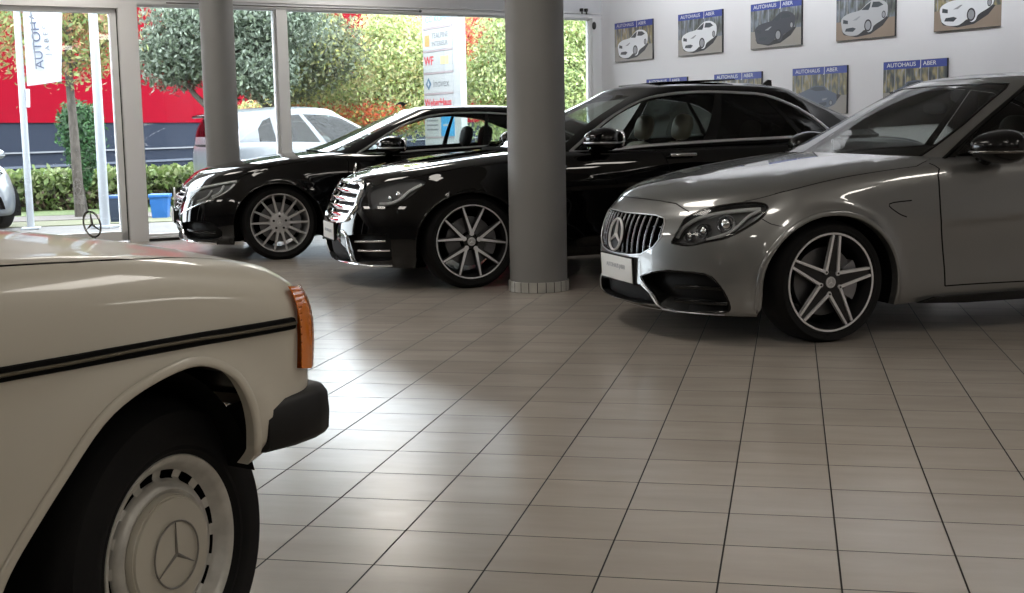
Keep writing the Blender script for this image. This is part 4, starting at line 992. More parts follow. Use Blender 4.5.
# ------------------------------------------------------------------ the black coupe by the window
def black_coupe():
    car = root('car', (-4.979, 11.9665, 0), math.radians(208.5), 'black coupe with multi-spoke silver wheels, farthest of the modern cars, by the window', 'car', 'modern cars parked in echelon')
    sh = SHAPES['black_coupe']; L, C = sh['body'], sh['cab']; S = Shell(L)
    lamp = TR['k_lamp']
    S.poly('front_bumper', [(0, 0), (.315, 0), (.30, 2.5), (.281, 3.52), (.262, 3.9), (.2457, 4.44), (.225, 3.80), (.1764, 3.3), (.1377, 3.08), (.12, 2.95), (.08, 2.7), (0, 2.6)])
    S.poly('hood', [(0, 5.9), (.05, 5.8), (.09, 5.4), (.115, 4.6), (.155, 4.8), (.242, 4.95), (.28, 5.35), (.33, 5.62), (.385, 5.75), (.402, 6.4), (.4049, 7.17), (.395, 8), (.36, 9), (0, 9)])
    S.line('panel_gap', [(0, 5.9), (.05, 5.8), (.09, 5.4), (.112, 4.7)], .006); S.line('panel_gap', [(.245, 4.95), (.28, 5.35), (.33, 5.62), (.385, 5.75), (.402, 6.4), (.4049, 7.17)], .005)
    fd = [(.392, 5.95), (.395, 4.8), (.398, 3.6), (.405, 2.4), (.415, 1.05)]; rr = [(.565, 1.05), (.563, 2.4), (.560, 3.6), (.556, 4.8), (.554, 5.95)]
    S.poly('door', fd + rr)
    for ln in (fd, rr, [fd[-1], rr[0]]): S.line('panel_gap', ln, .006)
    S.poly('headlight', lamp, 3)
    gr = [(0, 4.75), (.05, 4.65), (.088, 4.30), (.094, 3.7), (.088, 3.1), (.06, 2.65), (0, 2.55)]
    S.poly('grille', gr); S.poly('side_intake', TR['k_intake'], 3)
    S.poly('lower_intake', [(0, 1.8), (.05, 1.85), (.085, 1.5), (.095, .9), (.06, .6), (0, .58)])
    S.poly('arch', arch_uv(L, .01, .32, .405, .375)); S.poly('rear_arch', arch_uv(L, -2.94, .32, .405, .375))
    cabin_hole(S, C); S.cut()
    body = S.get('body')
    for nm in ('arch', 'rear_arch'): body.join(S.get(nm, depth=.05, dirn=(0, -1, 0), back=False))
    put('body', body, 'paint_black', car); bp = put('front_bumper', S.get('front_bumper'), 'paint_black', car); put('hood', S.get('hood'), 'paint_black', car)
    put('panel_gap', S.get('panel_gap', lift=-.004), 'rubber', car)
    for i in (0, 1):
        dp = S.get('door', both=False); dr = put('door', dp.mir() if i else dp, 'paint_black', car)
        h = rbox((-1.98, .955, .865), (-1.76, .985, .891), .011).join(rbox((-1.97, .92, .868), (-1.95, .97, .888), .004)).join(rbox((-1.79, .92, .868), (-1.77, .97, .888), .004))
        put('door_handle', h.mir() if i else h, 'chrome', dr, smooth=40)
    g = put('grille', S.get('grille', depth=.06, dirn=(-1, 0, 0)), 'grille_black', car)
    put('grille_frame', outline_ribbon(S, gr, .020, .010, -.002).both(), 'dark_chrome', g, smooth=40)
    P, N = front_pts(L, np.linspace(-.44, .44, 40), .56); put('grille_bar', ribbon(P - [.004, 0, 0], N, .05, .02), 'dark_chrome', g, smooth=40)
    gp = np.array([L.ev(np.array([a]), np.array([b]))[0] for a, b in gr]); YZ = np.concatenate([gp[:, 1:], (gp[:, 1:]*[-1, 1])[::-1]])
    st = Piece()
    for y in np.arange(-.40, .41, .05):
        for z in (.46, .51, .61, .65):
            if inside(np.array([[y, z]]), YZ)[0]:
                P, N = front_pts(L, [y], [z]); st.join(ellipsoid(P[0] - [.03, 0, 0], (.012, .009, .009), 1, 1, 8, 6))
    put('grille_pins', st, 'chrome', g, smooth=50)
    P, N = front_pts(L, [0.], [.56]); put('star_emblem', star(.095, .014, .10, .18).at(P[0][0]+.012, 0, .56), 'badge_white', g, smooth=35)
    li = put('lower_intake', S.get('lower_intake', depth=.05, dirn=(-1, 0, 0)), 'mesh_black', bp)
    put('chrome_lip', outline_ribbon(S, [(0, .45), (.05, .45), (.09, .5), (.12, .6), (.15, .62), (.18, .62), (.21, .62)], .020, .010).both(), 'chrome', bp, smooth=40)
    for i in (0, 1):
        m = (lambda p: p.mir()) if i else (lambda p: p)
        it = put('side_intake', m(S.get('side_intake', both=False, depth=.06)), 'grille_black', bp)
        put('intake_edge', m(outline_ribbon(S, TR['k_blade'][:3], .022, .010, 0, 3)), 'chrome', it, smooth=40)
        P, N = S.on([(.12, 1.6), (.16, 1.55), (.21, 1.55)], -.02); put('intake_slat', m(ribbon(P, N, .02, .01)), 'gloss_black', it, smooth=40)
        lamp_set(S, car, i, lamp, [TR['k_s1'], TR['k_s2'], TR['k_s3'], TR['k_s4']], [], .03, .022)
        put('bumper_crease', m(outline_ribbon(S, TR['k_crease'], .014, .005, 0, 3)), 'chrome', bp, smooth=40)
    plate(car, .915, .40, .50, .12, lines=(('AUTOHAUS JABER', .034, 0),))
    T = Shell(C); dl = TR['k_dlo']
    T.poly('windshield', [(0, .06), (.08, .06), (.15, .08), (.178, .12), (.180, .34), (.165, .80), (.155, 1.19), (.145, 1.547), (.13, 1.78), (.06, 1.85), (0, 1.86)])
    dtop = [(.258, .05)] + [tuple(p) for p in dl[1:]] + [(.62, 1.45), (.67, .95), (.690, .35), (.692, .05)]
    T.poly('window_frame', dtop)
    T.poly('side_window', [(.275, .10), (.255, .68), (.257, 1.2), (.315, 1.50), (.402, 1.60), (.49, 1.60), (.502, .10)])
    T.poly('quarter_window', [(.512, .10), (.50, 1.59), (.56, 1.52), (.61, 1.37), (.655, .90), (.675, .35), (.676, .12)])
    T.poly('rear_window', [(1, .12), (.93, .12), (.85, .12), (.79, .2), (.79, 1.0), (.81, 1.7), (.9, 1.85), (1, 1.85)])
    T.cut()
    rf = put('roof', T.get('body'), 'paint_black', car)
    put('windshield', T.get('windshield'), 'glass_clear', car); put('window_frame', T.get('window_frame'), 'gloss_black', car); put('rear_window', T.get('rear_window'), 'glass_clear', car)
    for i in (0, 1):
        for nm in ('side_window', 'quarter_window'):
            q = T.get(nm, both=False, lift=-.003); put(nm, q.mir() if i else q, 'glass_pale', car)
        q = outline_ribbon(T, dtop[:-1], .020, .007, 0, 3); q.join(outline_ribbon(T, [(.258, .05), (.30, .05), (.478, .04), (.60, .04), (.69, .05)], .018, .007, 0))
        put('window_trim', q.mir() if i else q, 'satin_silver', car, smooth=40)
    base_skirt(car, T)
    for s in (1, -1): mirror_part(car, -1.03, 1.02, 1.018, 'paint_black', 1.05, s, 'satin_silver')
    sp = dict(cabin=(-.60, -3.2), belt=.955, seat_x=-1.68, seat_z=.28, back=.60, rear_x=-2.5, rear_heads=False)
    interior(car, sp); inner_side(car, sp); underbody(car, L)
    for cx_ in (.01, -2.94):
        al = arch_uv(L, cx_, .32, .411, .381); al = al[(al[:, 1] > .12)]
        P, N = S.on(al, 0, .02); q = ribbon(P, N, .012, .006)
        for z_ in (q, q.mir()): put('wheel_arch_trim', z_, 'paint_black', car, smooth=60)
    liner(car, S, 'f', .01, .32, .405, .375); liner(car, S, 'r', -2.94, .32, .405, .375)
    for x, stt in ((0, 0), (-2.94, 0)):
        for s in (1, -1): make_wheel(car, x, .92, s, .338, .345, .268, 'fourteen', stt)
    tl = ellipsoid((-4.05, .62, .80), (.07, .22, .06), .6, .7)
    for i in (0, 1): put('tail_lamp', tl.mir() if i else tl, 'lamp_red', car, smooth=50)
    return car

# ------------------------------------------------------------------ the ivory classic saloon in front
def ivory_classic():
    car = root('car', (-1.9417, 2.6197, 0), math.radians(68), 'ivory white vintage saloon with black side trim and slotted steel wheel, closest to the camera', 'car')
    sh = SHAPES['ivory_classic']; L, C = sh['body'], sh['cab']; S = Shell(L)
    gap = TR['i_gap']
    hood = [(0, 6.6), (.08, 6.6), (.16, 6.62), (.20, 6.66), (.255, 6.70)] + [(p[0], p[1]) for p in gap[::-1]] + [(.385, 6.05), (.40, 6.05), (.405, 7), (.40, 8), (.395, 9), (0, 9)]
    S.poly('hood', hood)
    S.line('panel_gap', [(0, 6.6), (.08, 6.6), (.16, 6.62), (.20, 6.66), (.255, 6.70)] + [(p[0], p[1]) for p in gap[::-1]] + [(.385, 6.05), (.40, 6.05)], .007)
    fd = [(.398, 5.95), (.398, 4.8), (.398, 3.6), (.400, 2.4), (.405, .9)]; bb = [(.515, .9), (.512, 2.4), (.51, 3.6), (.508, 4.8), (.507, 5.95)]
    rr = [(.60, .9), (.605, 1.6), (.622, 2.6), (.64, 3.4), (.645, 4.8), (.646, 5.95)]
    S.poly('front_door', fd + bb); S.poly('rear_door', bb[::-1] + rr)
    for ln in (fd, bb, rr, [fd[-1], bb[0]], [bb[0], rr[0]]): S.line('panel_gap', ln, .006)
    ind = TR['i_ind']
    # side marker wraps from the flank round the corner to the headlamp
    S.poly('indicator', [tuple(ind[0]), tuple(ind[1]), tuple(ind[2]), tuple(ind[3]), (.235, 3.15), (.205, 3.15), (.205, 5.05), (.222, 5.12)])
    S.poly('headlight', [(.20, 3.15), (.20, 5.0), (.165, 5.0), (.12, 4.95), (.12, 3.15)])
    S.poly('grille', [(0, 5.6), (.07, 5.6), (.085, 5.3), (.085, 2.9), (0, 2.9)])
    at = [(p[0], p[1]) for p in TR['i_arch']]
    arch = [(.3895, 0), (.3885, .6), (.3865, 1.2)] + at + [tuple(q) for q in L.near([(.152, .9, .49), (.147, .9, .465), ], (1, .02, 1), (0, 5))] + [tuple(q) for q in L.near([(.150, .9, .40)], (1, .02, .02), (0, .2))]
    S.poly('arch', list(map(tuple, S.uv(smooth(S.st(np.array(arch)), 5))))); S.poly('rear_arch', arch_uv(L, -2.80, .32, .36, .33))
    cabin_hole(S, C); S.cut()
    body = S.get('body'); 
    for nm in ('arch', 'rear_arch'): body.join(S.get(nm, depth=.03, dirn=(0, -1, 0), back=False))
    put('body', body, 'paint_ivory', car); put('hood', S.get('hood'), 'paint_ivory', car); put('panel_gap', S.get('panel_gap', lift=-.005), 'rubber', car)
    tr = [(p[0], p[1]) for p in TR['i_trim']]
    for i in (0, 1):
        m = (lambda p: p) if i else (lambda p: p.mir())      # right side first: the one in view
        for nm, hx in (('front_door', -1.45), ('rear_door', -2.35)):
            dr = put(nm, m(S.get(nm, both=False)), 'paint_ivory', car)
            put('door_handle', m(rbox((hx-.10, .90, .80), (hx+.08, .925, .825), .008)), 'chrome', dr, smooth=40)
        q = m(S.get('indicator', both=False, lift=.012)); q.join(m(S.get('indicator', both=False, lift=.012, depth=.03, back=False)))
        il = put('indicator', q, 'amber', car)
        rb = Piece()
        for v in np.linspace(3.30, 5.0, 12):
            P, N = S.on([(.266, v), (.24, v), (.21, v)], .0105); rb.join(ribbon(P, N, .013, .002))
        put('lens_ribs', m(rb), 'amber', il, smooth=50)
        hl = put('headlight', m(S.get('headlight', both=False, depth=.04)), 'lamp_chrome', car); put('lens', m(S.get('headlight', both=False, lift=.003)), 'lens', hl)
        P, N = S.on([(.2735, tr[-1][1])] + tr[::-1][1:] + [(.45, 3.92), (.55, 3.9), (.64, 3.9)], .0005, .02)
        t = put('side_trim', m(ribbon(P, N, .026, .010)), 'rubber', car, smooth=40)
        P, N = S.on([(.2735, tr[-1][1])] + tr[::-1][1:] + [(.45, 3.92), (.55, 3.9), (.64, 3.9)], .0015, .02)
        put('trim_insert', m(ribbon(P, N, .008, .0125)), 'trim_bead', t, smooth=40)
        la = S.on(arch[2:-2], .001, .015, 5); put('arch_bead', m(ribbon(la[0], la[1], .020, .006)), 'paint_ivory', car, smooth=60)
    g = put('grille', S.get('grille', depth=.05, dirn=(-1, 0, 0)), 'grille_black', car)
    gl = Piece()
    for z in np.arange(.50, .82, .035):
        P, N = front_pts(L, np.linspace(-.24, .24, 12), z, (1.5, 6)); gl.join(tube(P - [.01, 0, 0], .006, 6))
    put('grille_bars', gl, 'chrome', g, smooth=50)
    put('grille_frame', outline_ribbon(S, [(0, 5.6), (.07, 5.6), (.085, 5.3), (.085, 2.9), (0, 2.9)], .03, .02).both(), 'chrome', g, smooth=40)
    put('bonnet_star', star(.0355, .004, .12, .2).tf(Matrix.Translation((.478, 0, .911)) @ Matrix.Rotation(-.14, 4, 'Y')).join(tube([(.484, 0, .83), (.482, 0, .877)], .005)), 'emblem_dark', car, smooth=35)  # chrome star, its dark reflections put into a darker metal colour
    # bumper: a bar round the front with deep rubber end caps
    bars = Piece(); prof = [(-.055, -.02), (-.06, .025), (-.045, .05), (-.01, .062), (.02, .058), (.05, .045), (.06, .02), (.055, -.02)]
    def bumper_path(x0, x1, y, n=24):
        pts = [(x0, -y)]
        a = np.linspace(0, math.pi/2, n); R = .20
        pts += [(x1 - R + R*math.sin(t), -(y - R + R*math.cos(t))) for t in a]
        return pts
    pth = bumper_path(.18, .44, .870); cap = pth[:16]; 
    def sweep(path, sc=1., taper=False):
        V = []; k = len(prof)
        for i, (x, y) in enumerate(path):
            a = path[max(i-1, 0)]; b = path[min(i+1, len(path)-1)]; tx, ty = b[0]-a[0], b[1]-a[1]; l = math.hypot(tx, ty) or 1; nx, ny = ty/l, -tx/l
            f = sc
            for dz, dn in prof: V.append((x + nx*dn*f, y + ny*dn*f, .53 + dz*f))
        F = [(i*k + j, i*k + (j+1) % k, (i+1)*k + (j+1) % k, (i+1)*k + j) for i in range(len(path)-1) for j in range(k)]
        F += [tuple(range(k)), tuple((len(path)-1)*k + j for j in range(k))[::-1]]
        return Piece().add(V, F)
    mid = pth[18:] + [(.44, 0.)]
    b = put('bumper', sweep(mid, .9).both(), 'chrome', car, smooth=50)
    for i in (0, 1):
        q = bumper_cap(); put('bumper_end', q if i == 0 else q.mir(), 'bumper_rubber', b, smooth=45)
    T = Shell(C)
    T.poly('windshield', [(0, .10), (.12, .10), (.20, .14), (.205, 1.0), (.19, 1.8), (.1, 1.86), (0, 1.86)])
    T.poly('side_window', [(.275, .12), (.262, 1.0), (.275, 1.75), (.45, 1.78), (.455, .12)]); T.poly('rear_side_window', [(.475, .12), (.47, 1.78), (.62, 1.72), (.66, 1.0), (.665, .12)])
    T.poly('rear_window', [(1, .12), (.85, .12), (.80, .2), (.80, 1.0), (.81, 1.7), (.9, 1.85), (1, 1.85)]); T.cut()
    put('roof', T.get('body'), 'paint_ivory', car); put('windshield', T.get('windshield'), 'glass_clear', car); put('rear_window', T.get('rear_window'), 'glass_clear', car)
    for i in (0, 1):
        for nm in ('side_window', 'rear_side_window'):
            q = T.get(nm, both=False, lift=-.003); put(nm, q.mir() if i else q, 'glass_clear', car)
    base_skirt(car, T, 'rubber')
    sp = dict(cabin=(-.75, -2.9), belt=.90, seat_x=-1.6, seat_z=.28, back=.56, rear_x=-2.3, rear_heads=False); interior(car, sp); inner_side(car, sp); underbody(car, L)
    liner(car, S, 'f', -.14, .35, .31, .35, .50, -.26); liner(car, S, 'r', -2.8, .32, .36, .33)
    for s in (1, -1): make_wheel(car, 0, .80, s, .305, .316, .200, 'steel', math.radians(9.8), .105)
    for s in (1, -1): make_wheel(car, -2.80, .80, s, .305, .316, .200, 'steel', 0, .105)
    return car
def bumper_cap():
    """right-hand rubber bumper end: a deep moulded block with stepped nose"""
    secs = [(.165, .885, .048, .050), (.175, .908, .053, .052), (.26, .912, .057, .055), (.33, .905, .058, .055), (.375, .89, .056, .052), (.41, .865, .052, .048), (.43, .83, .048, .044), (.44, .78, .044, .040)]
    V = []; F = []; k = 12
    for i, (x, y, hz, t) in enumerate(secs):
        zc = .532 + .006*min(i, 3)/3
        for j in range(k):
            a = 2*math.pi*j/k; c, s = math.cos(a), math.sin(a)
            f = lambda v, e: math.copysign(abs(v)**e, v)
            dy = f(c, .5)*t; dz = f(s, .5)*hz
            if i < 5: V.append((x, -(y - t) - dy, zc + dz))
            else: V.append((x - t*.3 + dy*.4, -(y - t) - dy*.5, zc + dz))
    F = [(i*k+j, i*k+(j+1) % k, (i+1)*k+(j+1) % k, (i+1)*k+j) for i in range(len(secs)-1) for j in range(k)] + [tuple(range(k))[::-1], tuple((len(secs)-1)*k+j for j in range(k))]
    return Piece().add(V, F)
cam = bpy.data.cameras.new('camera'); cam.sensor_width = 36; cam.lens = 36*1304.4/1024; cam.clip_end = 300
co = bpy.data.objects.new('camera', cam); COL.objects.link(co); scene.camera = co
_p, _r, _y = .1267, -.02, .2115
_f = Vector((-math.sin(_y)*math.cos(_p), math.cos(_y)*math.cos(_p), -math.sin(_p))); _r0 = Vector((math.cos(_y), math.sin(_y), 0)); _u0 = _r0.cross(_f)
_rt = _r0*math.cos(_r) + _u0*math.sin(_r); _up = _u0*math.cos(_r) - _r0*math.sin(_r)
co.matrix_world = Matrix(((_rt.x, _up.x, -_f.x, 0), (_rt.y, _up.y, -_f.y, 0), (_rt.z, _up.z, -_f.z, 1.13016), (0, 0, 0, 1)))
grey_coupe(); black_saloon(); black_coupe(); ivory_classic()
# ------------------------------------------------------------------ the showroom (A runs along the glass front, B out through it)
AX = Vector((.734075, .679069, 0)); BX = Vector((-.679069, .734075, 0))
ROOM = Matrix(((AX.x, BX.x, 0, 0), (AX.y, BX.y, 0, 0), (0, 0, 1, 0), (0, 0, 0, 1)))
RZ = math.atan2(AX.y, AX.x)
A2, B1, AL, BN, HC = 9.955, 14.415, -12.0, -9.0, 3.3        # photo wall, glass front, left wall, near wall, ceiling
def rp(p): return p.tf(ROOM)
def tiles():
    m, nt, b = nodes_of('floor_tiles')
    N = nt.nodes.new; K = nt.links.new
    tc = N('ShaderNodeTexCoord'); mp = N('ShaderNodeMapping'); mp.inputs['Location'].default_value = (1.670/.3, -3.1728/.3, 0); mp.inputs['Scale'].default_value = (1/.3, 1/.3, 1)
    K(tc.outputs['Object'], mp.inputs['Vector'])
    sp = N('ShaderNodeSeparateXYZ'); K(mp.outputs[0], sp.inputs[0])
    def edge(o):
        f = N('ShaderNodeMath'); f.operation = 'FRACT'; K(o, f.inputs[0])
        a = N('ShaderNodeMath'); a.operation = 'SUBTRACT'; K(f.outputs[0], a.inputs[0]); a.inputs[1].default_value = .5
        c = N('ShaderNodeMath'); c.operation = 'ABSOLUTE'; K(a.outputs[0], c.inputs[0]); return c.outputs[0]
    mx = N('ShaderNodeMath'); mx.operation = 'MAXIMUM'; K(edge(sp.outputs[0]), mx.inputs[0]); K(edge(sp.outputs[1]), mx.inputs[1])
    gr = N('ShaderNodeMapRange'); gr.inputs[1].default_value = .4885; gr.inputs[2].default_value = .4935; K(mx.outputs[0], gr.inputs[0])
    fl = N('ShaderNodeVectorMath'); fl.operation = 'FLOOR'; K(mp.outputs[0], fl.inputs[0])
    wn = N('ShaderNodeTexWhiteNoise'); wn.noise_dimensions = '2D'; K(fl.outputs[0], wn.inputs['Vector'])
    ns = N('ShaderNodeTexNoise'); ns.inputs['Scale'].default_value = 3.0; ns.inputs['Detail'].default_value = 6; ns.inputs['Roughness'].default_value = .6
    st = N('ShaderNodeMapping'); st.inputs['Scale'].default_value = (.7, 2.6, 1); K(tc.outputs['Object'], st.inputs['Vector']); K(st.outputs[0], ns.inputs['Vector'])
    v = N('ShaderNodeMapRange'); v.inputs[3].default_value = .94; v.inputs[4].default_value = 1.05; K(wn.outputs['Value'], v.inputs[0])
    v2 = N('ShaderNodeMapRange'); v2.inputs[1].default_value = .3; v2.inputs[2].default_value = .7; v2.inputs[3].default_value = .92; v2.inputs[4].default_value = 1.06; K(ns.outputs['Fac'], v2.inputs[0])
    mu = N('ShaderNodeMath'); mu.operation = 'MULTIPLY'; K(v.outputs[0], mu.inputs[0]); K(v2.outputs[0], mu.inputs[1])
    sc = N('ShaderNodeVectorMath'); sc.operation = 'SCALE'; sc.inputs[0].default_value = (.42, .375, .33); K(mu.outputs[0], sc.inputs['Scale'])
    mix = N('ShaderNodeMix'); mix.data_type = 'RGBA'; K(gr.outputs[0], mix.inputs[0]); K(sc.outputs[0], mix.inputs[6]); mix.inputs[7].default_value = (.012, .010, .009, 1)
    K(mix.outputs[2], b.inputs['Base Color'])
    ro = N('ShaderNodeMapRange'); ro.inputs[3].default_value = .16; ro.inputs[4].default_value = .9; K(gr.outputs[0], ro.inputs[0])
    ra = N('ShaderNodeMath'); ra.operation = 'MULTIPLY_ADD'; ra.inputs[1].default_value = .10; K(ns.outputs['Fac'], ra.inputs[0]); K(ro.outputs[0], ra.inputs[2]); K(ra.outputs[0], b.inputs['Roughness'])
    bp = N('ShaderNodeBump'); bp.inputs['Strength'].default_value = .5; bp.inputs['Distance'].default_value = .003; bp.invert = True; K(gr.outputs[0], bp.inputs['Height']); K(bp.outputs[0], b.inputs['Normal'])
    b.inputs['Specular IOR Level'].default_value = .5
tiles()
mat('wall_paint', (.74, .74, .76), .75, bump=.03, bscale=120); mat('ceiling_paint', (.72, .72, .72), .85); mat('wall_dark', (.42, .41, .40), .8)
mat('frame_grey', (.74, .74, .75), .45); mat('frame_white', (.74, .75, .76), .4); mat('header_grey', (.66, .67, .70), .6); mat('column_grey', (.24, .238, .237), .55, bump=.05, bscale=40, var=.05, vscale=2)
mat('column_tile', (.50, .49, .46), .35, var=.15, vscale=9); mat('hardware', (.03, .03, .03), .4, .5); mat('cable_tray', (.10, .10, .10), .5)
glassmat('window_glass', (.94, .96, .96), 1.45)
bb = rp(box((AL-.2, BN-.2, -.12), (A2+.2, B1+.06, 0))); o = put('floor', Piece().add([(v[0], v[1], v[2]) for v in bb.V], bb.F), 'floor_tiles'); struct(o)
struct(put('ceiling', rp(box((AL-.2, BN-.2, HC), (A2+.2, B1+.2, HC+.15))), 'ceiling_paint'))
struct(put('wall_right', rp(box((A2, BN-.2, 0), (A2+.2, B1+.2, HC))), 'wall_paint'))
struct(put('wall_left', rp(box((AL-.2, BN-.2, 0), (AL, B1+.2, HC))), 'wall_dark'))
struct(put('wall_near', rp(box((AL, BN-.2, 0), (A2, BN, HC))), 'wall_dark'))
struct(put('wall_front', rp(box((AL, B1-.06, 2.545), (A2, B1+.14, HC))), 'header_grey'))
struct(put('trim_1', rp(box((AL, B1-.075, 2.56), (A2, B1-.06, 2.585)).join(box((AL, B1-.08, 2.615), (A2, B1-.06, 2.625)))), 'frame_grey'))
struct(put('trim_2', rp(box((A2-.10, 7.0, 0), (A2, 7.955, HC))), 'wall_paint'))
# glazing: fixed panes right of the heavy post, a door leaf left of it, more panes on to the left
posts = [(3.672, 3.872, .10), (5.462, 5.582, .06), (9.80, 9.915, .08)]
def window(n, a0, a1, z0, z1, fw=.045, m='frame_white', b=B1):
    f = Piece()
    for p, q in (((a0, z0), (a1, z0+fw)), ((a0, z1-fw), (a1, z1)), ((a0, z0), (a0+fw, z1)), ((a1-fw, z0), (a1, z1))): box((p[0], b-.03, p[1]), (q[0], b+.05, q[1]), f)
    o = struct(put('window_%d' % n, rp(f), m))
    put('pane', rp(box((a0+fw*.8, b+.004, z0+fw*.8), (a1-fw*.8, b+.012, z1-fw*.8))), 'window_glass', o)
    return o
k = 3
for a0, a1, d in posts:
    struct(put('trim_%d' % k, rp(box((a0, B1-d, 0), (a1, B1+.08, 2.56))), 'frame_grey' if a0 < 5 else 'frame_white')); k += 1
window(1, 3.872, 5.462, .05, 2.56, .022); window(2, 5.582, 9.80, .05, 2.56, .022)
# the door leaf
f = Piece()
for p, q in (((1.70, .02), (3.672, .12)), ((1.70, 2.455), (3.672, 2.545)), ((1.70, .02), (1.80, 2.5)), ((3.598, .02), (3.66, 2.5))): box((p[0], B1-.04, p[1]), (q[0], B1+.05, q[1]), f)
d = struct(put('door_1', rp(f), 'frame_white')); put('pane', rp(box((1.79, B1+.004, .11), (3.605, B1+.014, 2.46))), 'window_glass', d)
put('door_seal', rp(box((3.660, B1-.045, .02), (3.676, B1+.03, 2.5))), 'hardware', d)
struct(put('trim_6', rp(box((AL, B1-.10, 2.505), (3.70, B1+.07, 2.56))), 'frame_grey'))
struct(put('trim_7', rp(box((1.56, B1-.08, 0), (1.70, B1+.08, 2.56))), 'frame_grey'))
window(3, -1.2, 1.56, .05, 2.52); struct(put('trim_8', rp(box((-1.36, B1-.08, 0), (-1.2, B1+.08, 2.56))), 'frame_grey'))
window(4, -4.3, -1.36, .05, 2.52); struct(put('trim_9', rp(box((-4.46, B1-.08, 0), (-4.3, B1+.08, 2.56))), 'frame_grey'))
window(5, -7.6, -4.46, .05, 2.52); struct(put('trim_10', rp(box((AL, B1-.08, 0), (-7.6, B1+.08, 2.56))), 'frame_grey'))
struct(put('trim_11', rp(box((3.872, B1-.09, 0), (9.81, B1+.02, .05))), 'frame_grey')); struct(put('trim_12', rp(box((3.872, B1-.13, 0), (9.81, B1-.085, .028))), 'hardware'))
# catch at the head of the glazing
o = tag(put('window_catch', rp(rbox((9.61, B1-.10, 2.64), (9.65, B1-.06, 2.68), .006).join(tube([(9.63, B1-.09, 2.67), (9.61, B1-.12, 2.61)], .010))), 'hardware'), 'small black window catch on the grey header, by the right end of the glazing', 'catch', 'header hardware')
o = tag(put('window_catch', rp(rbox((9.68, B1-.10, 2.64), (9.72, B1-.06, 2.68), .006).join(tube([(9.70, B1-.09, 2.67), (9.68, B1-.12, 2.61)], .010))), 'hardware'), 'small black window catch on the grey header, nearer the white wall of the pair', 'catch', 'header hardware')
tag(put('sensor_knob', rp(ellipsoid((9.81, B1-.10, 2.462), (.025, .03, .05), .9)), 'hardware', smooth=60), 'black oval knob on the white end post of the glazing', 'knob')
tag(put('cable_duct', rp(rbox((4.2, B1-.085, 2.573), (7.29, B1-.0755, 2.585), .004).join(ellipsoid((7.29, B1-.082, 2.579), (.02, .012, .018)))), 'cable_tray', smooth=40), 'thin dark rail along the grey header above the window', 'rail')
struct(put('trim_13', rp(box((9.915, B1-.06, 0), (A2, B1+.08, 2.56))), 'frame_white'))
bird = [(6.947, 1.449), (6.985, 1.480), (7.020, 1.500), (7.045, 1.503), (7.060, 1.497), (7.085, 1.482), (7.115, 1.492), (7.150, 1.491), (7.118, 1.480), (7.092, 1.466), (7.078, 1.453), (7.066, 1.441), (7.052, 1.436), (7.050, 1.452), (7.030, 1.470), (6.995, 1.468)]
tag(put('bird_sticker', rp(prism(bird, B1-.002, B1+.003)), 'hardware'), 'black flying-bird silhouette sticker on the window pane, just above the black coupe roof', 'sticker')
# columns
def column(x, y, r, base, label, h=HC):
    o = root('column', (x, y, 0), 0, label, 'column', 'round grey columns')
    put('shaft', lathe([(r, .07 if base else 0), (r, h)], 64, 'z'), 'column_grey', o, smooth=60)
    if base:
        t = Piece(); n = 22
        for i in range(n):
            a0, a1 = 2*math.pi*i/n + .012, 2*math.pi*(i+1)/n - .012; V = []
            for a in np.linspace(a0, a1, 4):
                for rr, z in ((r+.012, .002), (r+.012, .072), (r-.01, .074)): V.append((rr*math.cos(a), rr*math.sin(a), z))
            t.add(V, [(i2*3+j, i2*3+3+j, i2*3+4+j, i2*3+1+j) for i2 in range(3) for j in range(2)])
        put('tiled_base', t, 'column_tile', o); put('grout_ring', lathe([(r+.008, 0), (r+.008, .07), (r-.01, .071)], 64, 'z'), 'rubber', o, smooth=60)
    return o
column(-1.748, 9.06, .2035, True, 'thick round grey column with a pale tiled foot, between the saloon and the camera')
column(-5.96, 13.13, .176, False, 'slimmer round grey column behind the bonnet of the black coupe, by the window')

# ------------------------------------------------------------------ photo panels on the white wall
mat('print_blue', (.035, .06, .30), .35); mat('print_white', (.75, .76, .78), .4); mat('print_edge', (.03, .03, .035), .5)
def printmat(name, seed, warm):
    m, nt, b = nodes_of(name); N = nt.nodes.new; K = nt.links.new
    tc = N('ShaderNodeTexCoord'); mp = N('ShaderNodeMapping'); mp.inputs['Scale'].default_value = (1, 11, 4); mp.inputs['Location'].default_value = (seed*3.1, seed*1.7, seed)
    K(tc.outputs['Object'], mp.inputs[0]); n = N('ShaderNodeTexNoise'); n.inputs['Scale'].default_value = 1.6; n.inputs['Detail'].default_value = 3; K(mp.outputs[0], n.inputs['Vector'])
    r = N('ShaderNodeValToRGB'); e = r.color_ramp.elements
    e[0].position = .30; e[0].color = (.04, .045, .05, 1); e[1].position = .72; e[1].color = (.36, .38, .41, 1)
    x = e.new(.45); x.color = (.10, .11, .10, 1); x = e.new(.58); x.color = (.30, .25, .12, 1) if warm else (.16, .19, .23, 1)
    K(n.outputs['Fac'], r.inputs[0]); K(r.outputs[0], b.inputs['Base Color']); b.inputs['Roughness'].default_value = .35
for i in range(3): printmat('print_scene_%d' % i, i + 1, i != 1)
mat('print_ground', (.30, .28, .25), .4); mat('print_ground_brown', (.26, .20, .15), .4)
for nm, c in (('white', (.72, .74, .77)), ('dark', (.05, .055, .07)), ('silver', (.42, .43, .45)), ('blue', (.10, .12, .17))): mat('print_car_' + nm, c, .35)
mat('print_glass', (.04, .05, .06), .3); mat('print_mid', (.28, .29, .31), .35)
